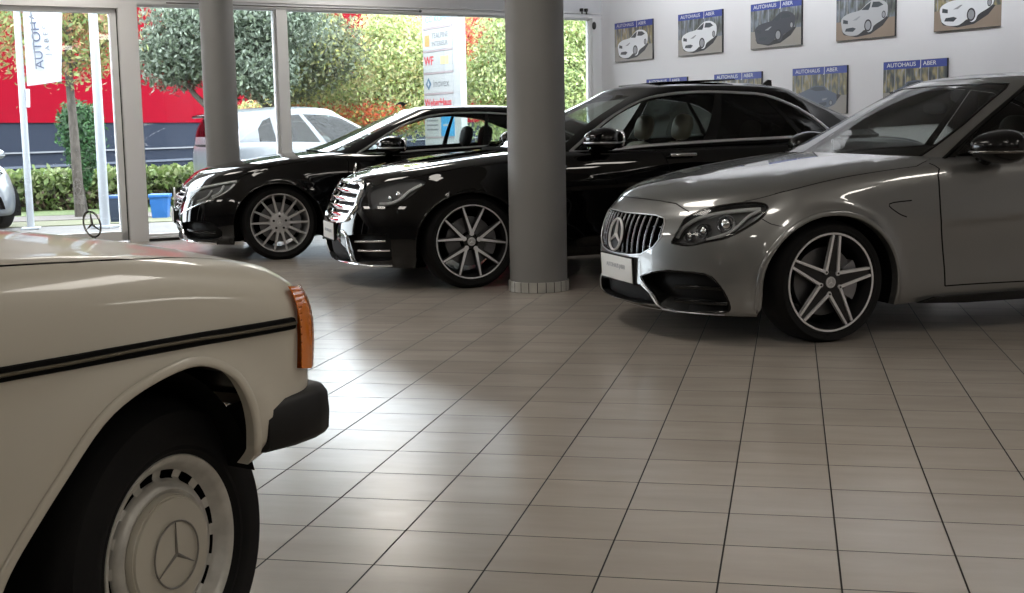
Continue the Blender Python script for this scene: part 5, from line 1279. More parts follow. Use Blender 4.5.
def drawing(kind):
    """outline drawings of a parked car, three-quarter front view, as flat printed shapes (unit panel: y 0..1, z 0..1)"""
    if kind == 'side':     # car seen from the far corner
        body = [(.06,.36),(.10,.30),(.30,.16),(.52,.10),(.66,.14),(.80,.22),(.82,.40),(.76,.46),(.66,.52),(.60,.60),(.42,.62),(.32,.56),(.20,.50),(.09,.44)]
        return body, [[(.34,.55),(.43,.60),(.59,.58),(.63,.51),(.45,.50)]], [((.33,.22),.055,.085), ((.72,.24),.03,.06)], [[(.50,.24),(.64,.26),(.64,.19),(.52,.15)]], [[(.56,.33),(.66,.35),(.64,.31),(.57,.29)]]
    body = [(.10,.30),(.09,.42),(.13,.50),(.24,.56),(.42,.60),(.52,.70),(.62,.775),(.76,.765),(.86,.68),(.88,.58),(.865,.44),(.80,.36),(.66,.26),(.62,.16),(.56,.13),(.50,.19),(.44,.14),(.36,.09),(.22,.10),(.13,.17),(.11,.24)]
    glass = [[(.44,.60),(.53,.69),(.60,.745),(.585,.64),(.56,.585)], [(.61,.63),(.635,.74),(.74,.73),(.81,.66),(.72,.62)]]
    wheels = [((.555,.27),.062,.125), ((.815,.46),.032,.075)]
    grille = [[(.125,.36),(.13,.44),(.21,.41),(.21,.34)], [(.16,.19),(.30,.17),(.35,.23),(.30,.26),(.18,.25)]]
    lamps = [[(.29,.40),(.40,.475),(.43,.47),(.36,.40)]]
    return body, glass, wheels, grille, lamps
def poster(bl, br_, z0, z1, car_m, scene_i, label, kind='front', ground='print_ground', flip=False):
    """bl, br_: wall positions (B) of the left and right edge; z0..z1 height"""
    w = bl - br_; h = z1 - z0
    o = root('photo_panel', ROOM @ Vector((A2, (bl+br_)/2, (z0+z1)/2)), RZ, label, 'picture', 'car photo panels on the white wall')
    # local: x into the wall (A), y along B (left positive), z up
    put('board', rbox((-.022, -w/2, -h/2), (0, w/2, h/2), .002), 'print_edge', o)
    Y = lambda t: w/2 - t*w
    x0 = -.0225; zt = -h/2 + h*.845
    put('scene_print', box((x0, -w/2+.004, -h/2+.004 + h*.38), (x0+.002, w/2-.004, zt)), 'print_scene_%d' % scene_i, o)
    put('ground_print', box((x0, -w/2+.004, -h/2+.004), (x0+.002, w/2-.004, -h/2+.004+h*.38)), ground, o)
    band = put('header_band', box((x0, -w/2+.002, zt), (x0+.002, w/2-.002, h/2-.002)), 'print_blue', o)
    for t in (.05, .19, .36, .60, .72, .86): put('mullion_print', box((x0-.0003, Y(t)-.006, -h/2+h*.40), (x0, Y(t)+.004, zt)), 'print_mid', o)
    Mt = lambda y, z, d: Matrix(((0, 0, -1, x0-d), (-1, 0, 0, y), (0, 1, 0, z), (0, 0, 0, 1)))
    text('lettering', 'AUTOHAUS', h*.115, Mt(Y(.06), (zt+h/2)/2, .001), 'print_white', band, .0004, 'LEFT', 1.22)
    text('lettering', 'J', h*.185, Mt(Y(.585), (zt+h/2)/2+h*.005, .001), 'print_white', band, .0004, 'LEFT', .9)
    text('lettering', 'ABER', h*.115, Mt(Y(.635), (zt+h/2)/2, .001), 'print_white', band, .0004, 'LEFT', 1.22)
    body, glass, wheels, grille, lamps = drawing(kind)
    P = lambda q: [((Y(1-y) if flip else Y(y)), -h/2 + z*h*.98) for y, z in q]
    fl = lambda q, d: prism(P(q), x0-d, x0-d+.0008, 'yz')
    put('shadow_print', fl([(.10,.22),(.14,.12),(.36,.05),(.60,.09),(.80,.24),(.90,.40),(.84,.42),(.60,.20),(.30,.14)], .0004), 'print_edge', o)
    c = put('car_print', fl(smooth(body, 4, True), .0012), car_m, o)
    for q in glass: put('window_print', fl(q, .0020), 'print_glass', c)
    for q in grille: put('grille_print', fl(q, .0020), 'print_glass', c)
    for (cy, cz), rx, rz in wheels:
        a = np.linspace(0, 2*math.pi, 24, False); put('tyre_print', fl(list(zip(cy + rx*np.cos(a), cz + rz*np.sin(a))), .0020), 'print_edge', c); put('rim_print', fl(list(zip(cy + rx*.72*np.cos(a), cz + rz*.74*np.sin(a))), .0026), 'print_mid', c)
    for q in lamps: put('lamp_print', fl(q, .0020), 'print_mid', c)
    return o
Z = (1.975, 2.468); Y2 = (1.235, 1.728)
poster(14.03, 13.22, *Z, 'print_car_white', 0, 'photo panel of a white car, topmost row, nearest the glazed front')
poster(12.71, 11.89, *Z, 'print_car_white', 1, 'photo panel of a white car on pinkish ground, second from the glazed front, upper row', ground='print_ground')
poster(11.40, 10.587, *Z, 'print_car_dark', 1, 'photo panel of a dark car, middle of the upper row')
poster(10.075, 9.275, *Z, 'print_car_silver', 1, 'photo panel of a silver car on brown ground, fourth in the upper row', ground='print_ground_brown')
poster(8.79, 8.004, *Z, 'print_car_white', 0, 'photo panel of a white car on brown ground, right end of the upper row', ground='print_ground_brown')
poster(13.354, 12.54, *Y2, 'print_car_white', 2, 'photo panel of which only the top strip shows above the saloon roof')
poster(12.036, 11.215, *Y2, 'print_car_blue', 0, 'photo panel with blue header just above the saloon roof, second in the lower row')
poster(10.72, 9.912, *Y2, 'print_car_blue', 0, 'photo panel of a dark blue car seen over the saloon tail, lower row', kind='side')
poster(9.418, 8.619, *Y2, 'print_car_blue', 2, 'photo panel above the windshield of the grey coupe, right end of the lower row', kind='side', flip=True)

# ------------------------------------------------------------------ glow of the added fill lamps
def emit(name, col, s):
    m, nt, b = nodes_of(name); b.inputs['Emission Color'].default_value = (*col, 1); b.inputs['Emission Strength'].default_value = s; b.inputs['Base Color'].default_value = (.8, .8, .8, 1); return m
# ------------------------------------------------------------------ outside
rng = np.random.default_rng(7); OUT = .72
def noisemat(name, c1, c2, scale, rough=.9, stretch=(1, 1, 1)):
    m, nt, b = nodes_of(name); N = nt.nodes.new; K = nt.links.new
    tc = N('ShaderNodeTexCoord'); mp = N('ShaderNodeMapping'); mp.inputs['Scale'].default_value = stretch; K(tc.outputs['Object'], mp.inputs[0])
    n = N('ShaderNodeTexNoise'); n.inputs['Scale'].default_value = scale; n.inputs['Detail'].default_value = 6; K(mp.outputs[0], n.inputs['Vector'])
    r = N('ShaderNodeMapRange'); r.inputs[1].default_value = .35; r.inputs[2].default_value = .65; K(n.outputs['Fac'], r.inputs[0])
    mx = N('ShaderNodeMix'); mx.data_type = 'RGBA'; mx.inputs[6].default_value = (*c1, 1); mx.inputs[7].default_value = (*c2, 1); K(r.outputs[0], mx.inputs[0]); K(mx.outputs[2], b.inputs['Base Color']); b.inputs['Roughness'].default_value = rough
def leafmat(name, rough=.55):
    m, nt, b = nodes_of(name); a = nt.nodes.new('ShaderNodeAttribute'); a.attribute_name = 'leaf'; nt.links.new(a.outputs['Color'], b.inputs['Base Color']); b.inputs['Roughness'].default_value = rough
    t = nt.nodes.new('ShaderNodeBsdfTranslucent'); nt.links.new(a.outputs['Color'], t.inputs['Color']); mx = nt.nodes.new('ShaderNodeMixShader'); mx.inputs[0].default_value = .35
    o = nt.nodes['Material Output']; nt.links.new(b.outputs[0], mx.inputs[1]); nt.links.new(t.outputs[0], mx.inputs[2]); nt.links.new(mx.outputs[0], o.inputs['Surface'])
leafmat('leaf'); GZ = -.06
noisemat('paving', (0.1053, 0.0984, 0.0935), (0.1234, 0.1165, 0.1121), 3); noisemat('grass', (0.0633, 0.0952, 0.0286), (0.1081, 0.1333, 0.0504), 14); noisemat('dry_grass', (0.1066, 0.1120, 0.0610), (0.1317, 0.1272, 0.0842), 9); noisemat('path', (0.1133, 0.0971, 0.0895), (0.1300, 0.1133, 0.1028), 5)
noisemat('bark', (0.0470, 0.0375, 0.0308), (0.0941, 0.0801, 0.0661), 30, .9, (1, 1, .25)); mat('bark_dark', (.05, .04, .035), .9); mat('grey_cladding', (0.0241, 0.0286, 0.0409), .9, spec=0.); mat('red_cladding', (.165, .0045, .012), .9, spec=0.)
mat('pole_white', (0.2874, 0.2999, 0.3193), .35); mat('flag_cloth', (0.4090, 0.4194, 0.4507), .7); mat('flag_print', (0.0560, 0.0672, 0.1120), .7); mat('bin_blue', (0.0209, 0.1170, 0.3560), .4); mat('bin_dark', (0.0247, 0.0350, 0.0597), .45); mat('bin_lid', (0.0368, 0.0914, 0.2285), .4)
mat('sign_white', (0.3020, 0.3061, 0.3170), .4); mat('sign_edge', (0.2688, 0.2150, 0.2330), .5); mat('sign_red', (0.3610, 0.0161, 0.0332), .4); mat('sign_orange', (0.4435, 0.1947, 0.0664), .4); mat('sign_yellow', (0.4435, 0.3771, 0.1947), .4); mat('sign_blue', (0.0232, 0.0776, 0.1501), .4); mat('sign_grey', (0.1048, 0.1084, 0.1216), .5); mat('sign_cyan', (0.0302, 0.2116, 0.4032), .4)
def mesh_np(name, V, Q, m, parent=None, col=None):
    me = bpy.data.meshes.new(name); n = len(V); k = len(Q)
    me.vertices.add(n); me.vertices.foreach_set('co', np.asarray(V, np.float32).ravel())
    me.loops.add(k*4); me.loops.foreach_set('vertex_index', np.asarray(Q, np.int32).ravel())
    me.polygons.add(k); me.polygons.foreach_set('loop_start', np.arange(0, 4*k, 4, dtype=np.int32)); 
    me.update(calc_edges=True)
    if col is not None:
        at = me.color_attributes.new('leaf', 'FLOAT_COLOR', 'CORNER'); c = np.repeat(np.concatenate([col, np.ones((k, 1))], 1), 4, 0); at.data.foreach_set('color', c.astype(np.float32).ravel())
    me.materials.append(MATS[m]); return link(bpy.data.objects.new(name, me), parent)
def leaves(name, blobs, n, size, palette, parent, droop=.3, shell=.55):
    """leaves scattered through ellipsoids: blobs (x,y,z,rx,ry,rz,weight)"""
    bl = np.array(blobs, float); w = bl[:, 6]/bl[:, 6].sum(); idx = rng.choice(len(bl), n, p=w)
    d = rng.normal(size=(n, 3)); d /= np.linalg.norm(d, axis=1)[:, None]; r = (shell + (1-shell)*rng.random(n))**.8
    c = bl[idx, :3] + d*r[:, None]*bl[idx, 3:6]*(1 + .12*rng.normal(size=(n, 1)))
    nv = d + rng.normal(size=(n, 3))*.8; nv /= np.linalg.norm(nv, axis=1)[:, None]
    t = np.cross(nv, rng.normal(size=(n, 3))); t[:, 2] -= droop; t -= nv*(t*nv).sum(1)[:, None]; t /= np.linalg.norm(t, axis=1)[:, None]; s = np.cross(nv, t)
    L = size*(.6 + .8*rng.random(n))[:, None]; W = L*.42
    V = np.stack([c - t*L, c + s*W + nv*L*.12, c + t*L, c - s*W + nv*L*.12], 1).reshape(-1, 3); Q = np.arange(4*n).reshape(-1, 4)
    pal = np.array(palette); col = OUT*pal[rng.integers(0, len(pal), n)]*(.7 + .6*rng.random((n, 1)))
    o = mesh_np(name, V, Q, 'leaf', parent, col); return o
def branchy(base, top, r0, r1, forks, seed):
    R = random.Random(seed); p = Piece(); b, t = Vector(base), Vector(top); pts = [b.lerp(t, i/7) + Vector((R.uniform(-.05, .05), R.uniform(-.05, .05), 0))*(0 if i in (0,) else 1) for i in range(8)]
    p.join(tube(pts, [r0 + (r1-r0)*i/7 for i in range(8)], 10))
    for z, dx, dy, dz, r in forks:
        s = b.lerp(t, z); e = s + Vector((dx, dy, dz)); m = s.lerp(e, .5) + Vector((0, 0, -.10*abs(dz)))
        p.join(tube([s, m, e], [r, r*.75, r*.35], 7))
    return p
struct(put('ground', box((-80, 5, GZ-.3), (60, 95, GZ)).tf(Matrix.Identity(4)), 'paving'))
def strip(name, pts, m, z): o = put(name, prism(pts, GZ-.02, GZ+z, 'xy'), m); return struct(o)
# lawn and path run past the front of the building towards the hedge
def along(p0, d, w0, w1, l0, l1):
    d = Vector(d).normalized(); n = Vector((-d.y, d.x)); p0 = Vector(p0)
    return [tuple(p0 + d*l0 + n*w0), tuple(p0 + d*l1 + n*w0), tuple(p0 + d*l1 + n*w1), tuple(p0 + d*l0 + n*w1)]
HD = (.87, .49)
strip('lawn_verge', along((-9.6, 16.9), HD, -.35, .75, -12, 14), 'dry_grass', .012)
strip('path', along((-9.6, 16.9), HD, .95, 2.2, -12, 16), 'path', .010)
strip('lawn', along((-9.6, 16.9), HD, 2.2, 6.5, -14, 24), 'grass', .014)
# hedge
def hedge(name, p0, p1, w, h, label, n, pal):
    a, b = Vector((*p0, GZ)), Vector((*p1, GZ)); d = (b - a); L = d.length; d.normalize(); ang = math.atan2(d.y, d.x)
    o = root(name, a, ang, label, 'hedge')
    core = rbox((0, -w/2+.08, 0), (L, w/2-.08, h-.08), .08); put('branches', core, 'hedge_core', o)
    c = np.stack([rng.random(n)*L, (rng.random(n)-.5)*w, rng.random(n)*h], 1); f = rng.integers(0, 3, n)
    c[f == 0, 1] = -w/2 + rng.normal(size=(f == 0).sum())*.05; c[f == 1, 1] = w/2 + rng.normal(size=(f == 1).sum())*.05; c[f == 2, 2] = h + rng.normal(size=(f == 2).sum())*.04
    nv = rng.normal(size=(n, 3)); nv /= np.linalg.norm(nv, axis=1)[:, None]; t = np.cross(nv, rng.normal(size=(n, 3))); t /= np.linalg.norm(t, axis=1)[:, None]; s = np.cross(nv, t); l = (.035 + .04*rng.random(n))[:, None]
    V = np.stack([c - t*l, c + s*l*.6, c + t*l, c - s*l*.6], 1).reshape(-1, 3); pal = np.array(pal); col = OUT*pal[rng.integers(0, len(pal), n)]*(.7 + .6*rng.random((n, 1)))
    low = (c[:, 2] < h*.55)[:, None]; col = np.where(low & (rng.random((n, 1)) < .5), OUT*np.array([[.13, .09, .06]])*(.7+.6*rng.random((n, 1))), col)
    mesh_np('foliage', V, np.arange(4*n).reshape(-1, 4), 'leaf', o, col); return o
mat('hedge_core', (.05, .05, .03), .9)
hedge('hedge', (-17.0, 16.9), (-9.75, 21.86), .9, .60, 'long clipped green hedge with brown stems, in front of the grey and red building', 20000, [(.20, .28, .08), (.26, .33, .12), (.16, .23, .07), (.30, .34, .15)])
# the red and grey hall across the street
hb = root('hall_building', (-18.6, 27.2, GZ), 0, 'large hall across the street, grey below and bright red above', 'building')
bl = lambda y0, y1, z0, z1, x0=0., x1=9.: box((x0-9, y0, z0), (x1-9, y1, z1))
BA = math.atan2(39.0-27.2, 1.4) - math.pi/2
hb.rotation_euler = (0, 0, BA)
put('lower_wall', bl(-7, 60, 0, 1.55+.06), 'grey_cladding', hb); put('upper_wall', bl(-7, 60, 1.61, 5.2, 0, 9.05), 'red_cladding', hb)
put('wall_rail', bl(-7, 60, .86, .90, 8.9, 9.06), 'sign_grey', hb); put('wall_rail', bl(-7, 60, .50, .56, 8.9, 9.05), 'rail_dark' if 'rail_dark' in MATS else 'bin_dark', hb)
put('upper_storey', bl(36, 60, 5.2, 8.2, 0, 9.05), 'red_cladding', hb)
# banner pole
fp = root('flagpole', (-9.96, 15.75, GZ), 0, 'tall white flagpole carrying the dealer banner, seen through the door pane', 'flagpole', 'white poles outside')
put('pole', tube([(0, 0, 0), (0, 0, 5.4)], [.048, .040], 16), 'pole_white', fp, smooth=40); put('crossarm', tube([(0, 0, 4.6), (.62, .10, 4.6)], .02, 10), 'pole_white', fp, smooth=40); put('foot', rbox((-.12, -.12, 0), (.12, .12, .03), .01), 'pole_white', fp)
V = []; F = []; nx, nz = 12, 24
for j in range(nz + 1):
    for i in range(nx + 1):
        u, v = i/nx, j/nz; wd = .60 - .17*(1-v)
        V.append((.07 + u*wd, .08*u + .035*math.sin(u*5 + v*4), 1.90 + (4.58-1.90)*v + .06*u*(1-v)))
F = [(j*(nx+1)+i, j*(nx+1)+i+1, (j+1)*(nx+1)+i+1, (j+1)*(nx+1)+i) for j in range(nz) for i in range(nx)]
bn = put('banner', Piece().add(V, F), 'flag_cloth', smooth=60); bn.location = (-9.96, 15.75, GZ); tag(bn, 'white banner with vertical dark lettering hanging from the flagpole', 'banner')
bn.rotation_euler = (0, 0, .45); fp.rotation_euler = (0, 0, .45)
text('lettering', 'AUTOHAUS', .155, Matrix(((0, -1, 0, .25), (0, -.12, -1, .005), (1, 0, 0, 2.12), (0, 0, 0, 1))), 'flag_print', bn, .003, 'LEFT', 1.15)
text('lettering', 'J A B E R', .085, Matrix(((0, -1, 0, .36), (0, -.12, -1, .005), (1, 0, 0, 2.30), (0, 0, 0, 1))), 'sign_grey', bn, .003, 'LEFT', 1.3)
put('swoosh', tube([(.20, -.02, 2.12), (.185, -.015, 2.5), (.175, -.015, 2.9), (.165, -.012, 3.15), (.17, -.012, 3.3), (.14, -.012, 3.6), (.12, -.01, 4.2)], [.006, .008, .009, .016, .009, .008, .004], 8), 'sign_grey', bn, smooth=40)
put('banner_weight', tube([(.07, 0, 1.86), (.06, 0, 1.62)], .03, 10), 'flag_cloth', bn, smooth=40)
lp = root('street_pole', (-8.98, 15.95, GZ), 0, 'plain thick pale pole outside, right of the young tree', 'pole', 'white poles outside')
put('pole', tube([(0, 0, 0), (0, 0, 7)], [.065, .05], 16), 'pole_white', lp, smooth=40); put('foot', rbox((-.14, -.14, 0), (.14, .14, .04), .01), 'pole_white', lp)
# bins
def bin_(x, y, s, h, m, ml, label, top=1.15):
    o = root('waste_bin', (x, y, GZ), .3, label, 'bin', 'bins on the verge'); r0 = s*.40; r1 = s*.5
    put('bin_body', Piece().add([(-r0, -r0, 0), (r0, -r0, 0), (r0, r0, 0), (-r0, r0, 0), (-r1, -r1, h), (r1, -r1, h), (r1, r1, h), (-r1, r1, h)], [(0,3,2,1), (4,5,6,7), (0,1,5,4), (1,2,6,5), (2,3,7,6), (3,0,4,7)]), m, o)
    put('lid', rbox((-r1*top, -r1*top, h-.005), (r1*top, r1*top, h+.05), .015), ml, o, smooth=40); return o
bin_(-9.15, 17.88, .27, .31, 'bin_blue', 'bin_blue', 'bright blue bin on the verge, left of the black coupe nose', 1.12)
bin_(-9.38, 17.01, .19, .34, 'bin_dark', 'bin_lid', 'dark grey bin with blue lid, behind the white door frame', 1.05)
# young tree with ivy shrub behind
def tree(name, x, y, label, trunk, blobs, n, size, pal, m='bark', group='trees outside the window', shell=.5, droop=.3, cat='tree'):
    o = root(name, (x, y, GZ), 0, label, cat, group)
    put('trunk', trunk, m, o, smooth=60); leaves('foliage', blobs, n, size, pal, o, droop, shell); return o
tree('young_tree', -10.65, 18.19, 'young street tree with pale bark and thin yellow-green leaves, in front of the red wall',
     branchy((0, 0, 0), (-.02, 0, 4.2), .085, .035, [(.55, -.9, .1, .55, .05), (.54, .85, .1, .6, .05), (.66, -.7, .3, .8, .035), (.70, .8, -.2, .7, .035), (.83, -.5, -.2, .7, .03), (.85, .5, .2, .6, .03)], 3),
     [(0, 0, 3.1, 1.0, 1.0, .9, 2), (-1.2, 0, 2.9, 1.0, .9, .9, 1.2), (.5, 0, 2.9, .5, .6, .8, .6), (0, 0, 2.4, 1.1, .8, .5, .7), (-2.0, .3, 3.2, .9, .8, 1.0, 1)], 7500, .048, [(.32, .36, .12), (.27, .33, .10), (.40, .36, .14), (.42, .26, .12), (.44, .20, .12), (.22, .31, .10), (.30, .36, .14)], shell=.2)
tree('ivy_shrub', -10.97, 18.9, 'narrow dark green shrub close behind the trunk of the young tree', branchy((0, 0, 0), (0, 0, 1.7), .05, .02, [], 4),
     [(-.02, 0, 1.30, .36, .34, .42, 2), (.02, 0, .95, .27, .26, .32, 1.2), (-.05, 0, 1.55, .30, .28, .25, 1), (.02, 0, .62, .14, .14, .22, .4)], 4200, .042, [(.05, .14, .05), (.08, .20, .07), (.12, .26, .10), (.04, .10, .04)], 'bark_dark', None, .45, .6, 'shrub')
dk = [(.12, .16, .11), (.18, .23, .16), (.25, .30, .23), (.08, .11, .07), (.30, .35, .28)]
tree('dark_tree', -10.4, 22.9, 'grey-green drooping tree beyond the window, left of the slimmer column', branchy((0, 0, 0), (0, 0, 3.7), .2, .07, [(.4, -1, 0, 1.2, .07), (.45, 1.1, 0, 1.2, .07), (.6, -.8, .4, 1, .05)], 5),
     [(-.3, 0, 2.95, 1.15, 1.1, .80, 2), (.5, .2, 2.75, 1.0, 1.0, .9, 2), (-.9, 0, 2.65, .75, .9, .62, 1.2), (.1, 0, 3.35, 1.5, 1.2, .55, 2), (1.1, .2, 3.3, .9, 1, .6, 1.5), (.9, 0, 2.35, .55, .8, .55, 1)], 34000, .052, dk + [(.20, .25, .16)], shell=.4, droop=.8)
tree('autumn_tree', -10.35, 25.6, 'dark green tree with rusty tinges, beyond the mullion right of the slimmer column', branchy((0, 0, 0), (0, 0, 3.8), .2, .07, [(.4, -1, 0, 1.2, .07), (.45, 1.1, 0, 1.2, .07)], 6),
     [(0, 0, 3.1, 1.3, 1.2, .8, 2), (.9, 0, 2.9, 1.0, 1.0, .8, 1.5), (.2, 0, 2.4, .9, 1, .6, 1.2), (0, 0, 3.4, 1.3, 1.1, .6, 1.5)], 30000, .052, [(.12, .15, .09), (.19, .23, .14), (.30, .30, .14), (.17, .21, .12), (.28, .32, .14), (.10, .12, .07), (.24, .28, .16), (.45, .46, .14)], shell=.4, droop=.5)
yg = [(.60, .70, .26), (.72, .76, .36), (.50, .62, .22), (.78, .78, .44), (.40, .52, .20), (.78, .68, .32)]
tree('yellow_green_tree', -8.7, 27.2, 'bright yellow-green tree beyond the window, between mullion and sign pylon', branchy((0, 0, 0), (0, 0, 4.5), .18, .06, [(.4, -1, 0, 1.0, .06), (.45, 1.1, 0, 1.0, .06)], 8),
     [(-.2, 0, 2.35, 1.3, 1.1, .95, 2), (.7, 0, 2.75, 1.0, 1.0, .9, 1.6), (-1.2, 0, 1.9, 1.0, 1.0, .7, 1.5), (.6, 0, 1.75, .9, .9, .7, 1.3), (-2.3, 0, 1.6, 1.0, .9, .5, 1), (.3, 0, 3.4, .7, .8, .5, .8), (-.9, 0, 1.2, 1.2, .9, .6, 1)], 36000, .048, yg, shell=.35)
tree('berry_shrub', -10.0, 26.4, 'low shrub with orange-red leaves showing above the roof of the white hatchback', branchy((0, 0, 0), (0, 0, 1.5), .06, .03, [], 9),
     [(0, 0, 1.5, 1.3, .8, .42, 1), (1.6, 0, 1.5, .9, .7, .38, 1), (-1.3, 0, 1.4, .9, .7, .4, 1)], 9000, .045, [(.70, .10, .04), (.62, .22, .06), (.42, .44, .12), (.36, .44, .12), (.66, .14, .05)], 'bark_dark', None, .3, .2, 'shrub')
tree('red_leaf_tree', -7.2, 28.6, 'small tree with red autumn leaves left of the sign pylon', branchy((0, 0, 0), (0, 0, 3.6), .1, .04, [(.5, -.5, 0, .8, .04), (.6, .5, 0, .7, .04)], 12),
     [(-.2, 0, 3.4, .75, .6, .55, 1), (.15, 0, 2.5, .5, .6, .7, 1), (-.5, 0, 2.9, .6, .6, .5, 1)], 6000, .045, [(.72, .08, .06), (.66, .12, .06), (.55, .40, .12), (.45, .48, .14)], shell=.3)
for x, y, lab, sd in ((-5.2, 26.4, 'light green tree beyond the glass, directly right of the sign pylon', 21), (-3.6, 27.2, 'light green tree beyond the glass, seen right of the thick column', 22)):
    tree('green_tree', x, y, lab, branchy((0, 0, 0), (0, 0, 3.7), .17, .06, [(.4, -.9, 0, 1.0, .06), (.45, 1.0, 0, 1.0, .06)], sd),
         [(0, 0, 2.9, 1.2, 1.0, .9, 2), (-.7, 0, 2.2, .9, .9, .8, 1.5), (.6, 0, 2.1, 1.0, .9, .9, 1.5), (0, 0, 1.3, 1.3, .9, .7, 1.5), (.1, 0, 3.4, 1.2, .9, .6, 1)], 28000, .048, yg[:5] + [(.30, .40, .16), (.44, .52, .24)], shell=.35)
# sign pylon
sg = root('sign_pylon', (-6.76, 25.50, GZ), math.radians(-47.2), 'white multi-panel sign pylon with company names beyond the coupe roof', 'sign')
put('pylon_frame', rbox((-.78, -.07, 0), (.78, .07, 4.6), .01), 'sign_white', sg, smooth=40)
TX = lambda x, z: Matrix(((1, 0, 0, x), (0, 0, -1, -.0835), (0, 1, 0, z), (0, 0, 0, 1)))
def panel(z0, z1, m='sign_white', x0=-.76, x1=.50):
    p = put('sign_panel', box((x0, -.082, z0), (x1, -.068, z1)), m, sg)
    put('panel_edge', box((x0, -.083, z0-.035), (x1, -.069, z0-.005)), 'sign_edge', p); return p
p = panel(3.27, 3.60); text('lettering', 'CC KOMM', .17, TX(-.1, 3.42), 'sign_cyan', p, .001, 'CENTER', 1.3)
p = panel(2.82, 3.22); put('logo_block', box((-.66, -.085, 2.90), (-.46, -.081, 3.12)), 'sign_orange', p); text('lettering', 'TEALPINE', .15, TX(-.36, 3.09), 'sign_grey', p, .001, 'LEFT', 1.1); text('lettering', 'INTERIEUR', .13, TX(-.36, 2.93), 'sign_grey', p, .001, 'LEFT', 1.1)
p = panel(2.38, 2.77); text('lettering', 'WF', .24, TX(-.50, 2.60), 'sign_red', p, .001, 'CENTER', 1.1, .006); put('logo_block', box((0.0, -.085, 2.52), (.34, -.081, 2.68)), 'sign_yellow', p)
p = panel(1.97, 2.33); put('logo_block', prism([(-.66, 2.15), (-.54, 2.03), (-.42, 2.15), (-.54, 2.27)], -.085, -.081), 'sign_blue', p); put('logo_centre', prism([(-.59, 2.15), (-.54, 2.09), (-.49, 2.15), (-.54, 2.21)], -.087, -.084), 'sign_white', p); text('lettering', 'inovex', .22, TX(-.34, 2.15), 'sign_grey', p, .001, 'LEFT', 1.15)
p = panel(1.62, 1.92); text('lettering', 'WeberHaus', .20, TX(-.72, 1.77), 'sign_red', p, .001, 'LEFT', 1.15, .005)
p = panel(1.10, 1.55, 'sign_white', -.76, -.06)
for k in range(3): put('text_line', box((-.66, -.085, 1.22+.09*k), (-.18, -.081, 1.25+.09*k)), 'sign_grey', p)
p = panel(1.10, 1.55, 'sign_cyan', -.04, .50); put('text_line', box((.05, -.085, 1.30), (.40, -.081, 1.34)), 'sign_white', p)
p = panel(.70, 1.04)
# ------------------------------------------------------------------ the two white cars outside
HATCH = (Loft(*table([.68, .35, 0, -.5, -1.3, -2.0, -2.45, -2.8, -3.08],
 [(.60,.5,2.4,-3.0,.4,3), (.68,.55,2.4,-3.06,.4,3), (.70,.56,2.3,-3.08,.4,3), (.67,.56,2.2,-3.08,.4,3), (.58,.56,2.1,-3.07,.4,3), (.42,.5,2.1,-3.05,.4,3), (.30,.45,2.1,-3.03,.4,3), (.2,.4,2.1,-3.0,.4,3), (.1,.3,2.1,-2.95,.35,3)],
 [[.20,.19,.19,.2,.2,.2,.2,.22,.25], [.26,.25,.25,.26,.27,.27,.27,.3,.32], [.42,.42,.42,.44,.45,.46,.46,.47,.48], [.58,.60,.62,.64,.66,.67,.68,.68,.68], [.68,.73,.77,.80,.83,.86,.88,.89,.88], [.75,.80,.86,.90,.92,.96,.98,.98,.97], [.79,.84,.90,.96,.98,1.0,1.0,1.0,.99], [.81,.86,.92,.99,1.0,1.0,1.0,1.0,1.0], [.82,.87,.93,1.0,1.0,1.0,1.0,1.0,1.0]],
 [[.72,.78,.80,.80,.80,.80,.80,.78,.74], [.75,.81,.82,.82,.82,.82,.82,.81,.77], [.77,.83,.845,.845,.845,.845,.845,.83,.80], [.76,.82,.845,.85,.85,.85,.85,.835,.80], [.72,.79,.83,.84,.845,.845,.84,.82,.78], [.62,.71,.77,.80,.815,.815,.81,.79,.75], [.48,.56,.62,.72,.77,.775,.77,.75,.7], [.28,.32,.36,.45,.5,.5,.5,.48,.45], [0]*9]), disp=[flare(0, .29, .34, .012, .05), flare(-2.45, .29, .34, .012, .05)]),
 Loft(*table([.1, -.5, -1.0, -1.5, -2.0, -2.5, -3.0],
 [(.12,.42,2.4,-3.06,.35,2.8), (-.36,.36,2.5,-3.02,.33,2.8), (-.86,.26,2.7,-2.92,.3,2.8), (-.96,.22,2.6,-2.86,.28,2.7), (-1.05,.2,2.5,-2.8,.25,2.5), (-1.1,.15,2.4,-2.7,.2,2.2)],
 [[.96,.92,.94,.95,.97,.98,.98], [1.2,1.2,1.2,1.2,1.2,1.2,1.2], [1.40,1.40,1.42,1.44,1.43,1.40,1.37], [1.45,1.45,1.475,1.495,1.485,1.455,1.42], [1.48,1.48,1.505,1.525,1.515,1.485,1.45], [1.49,1.49,1.515,1.535,1.525,1.495,1.46]],
 [[.74,.77,.785,.785,.78,.765,.74], [.68,.71,.725,.73,.725,.71,.68], [.60,.62,.635,.64,.635,.62,.60], [.51,.52,.53,.54,.535,.52,.50], [.27,.28,.28,.28,.28,.27,.26], [0]*7])))
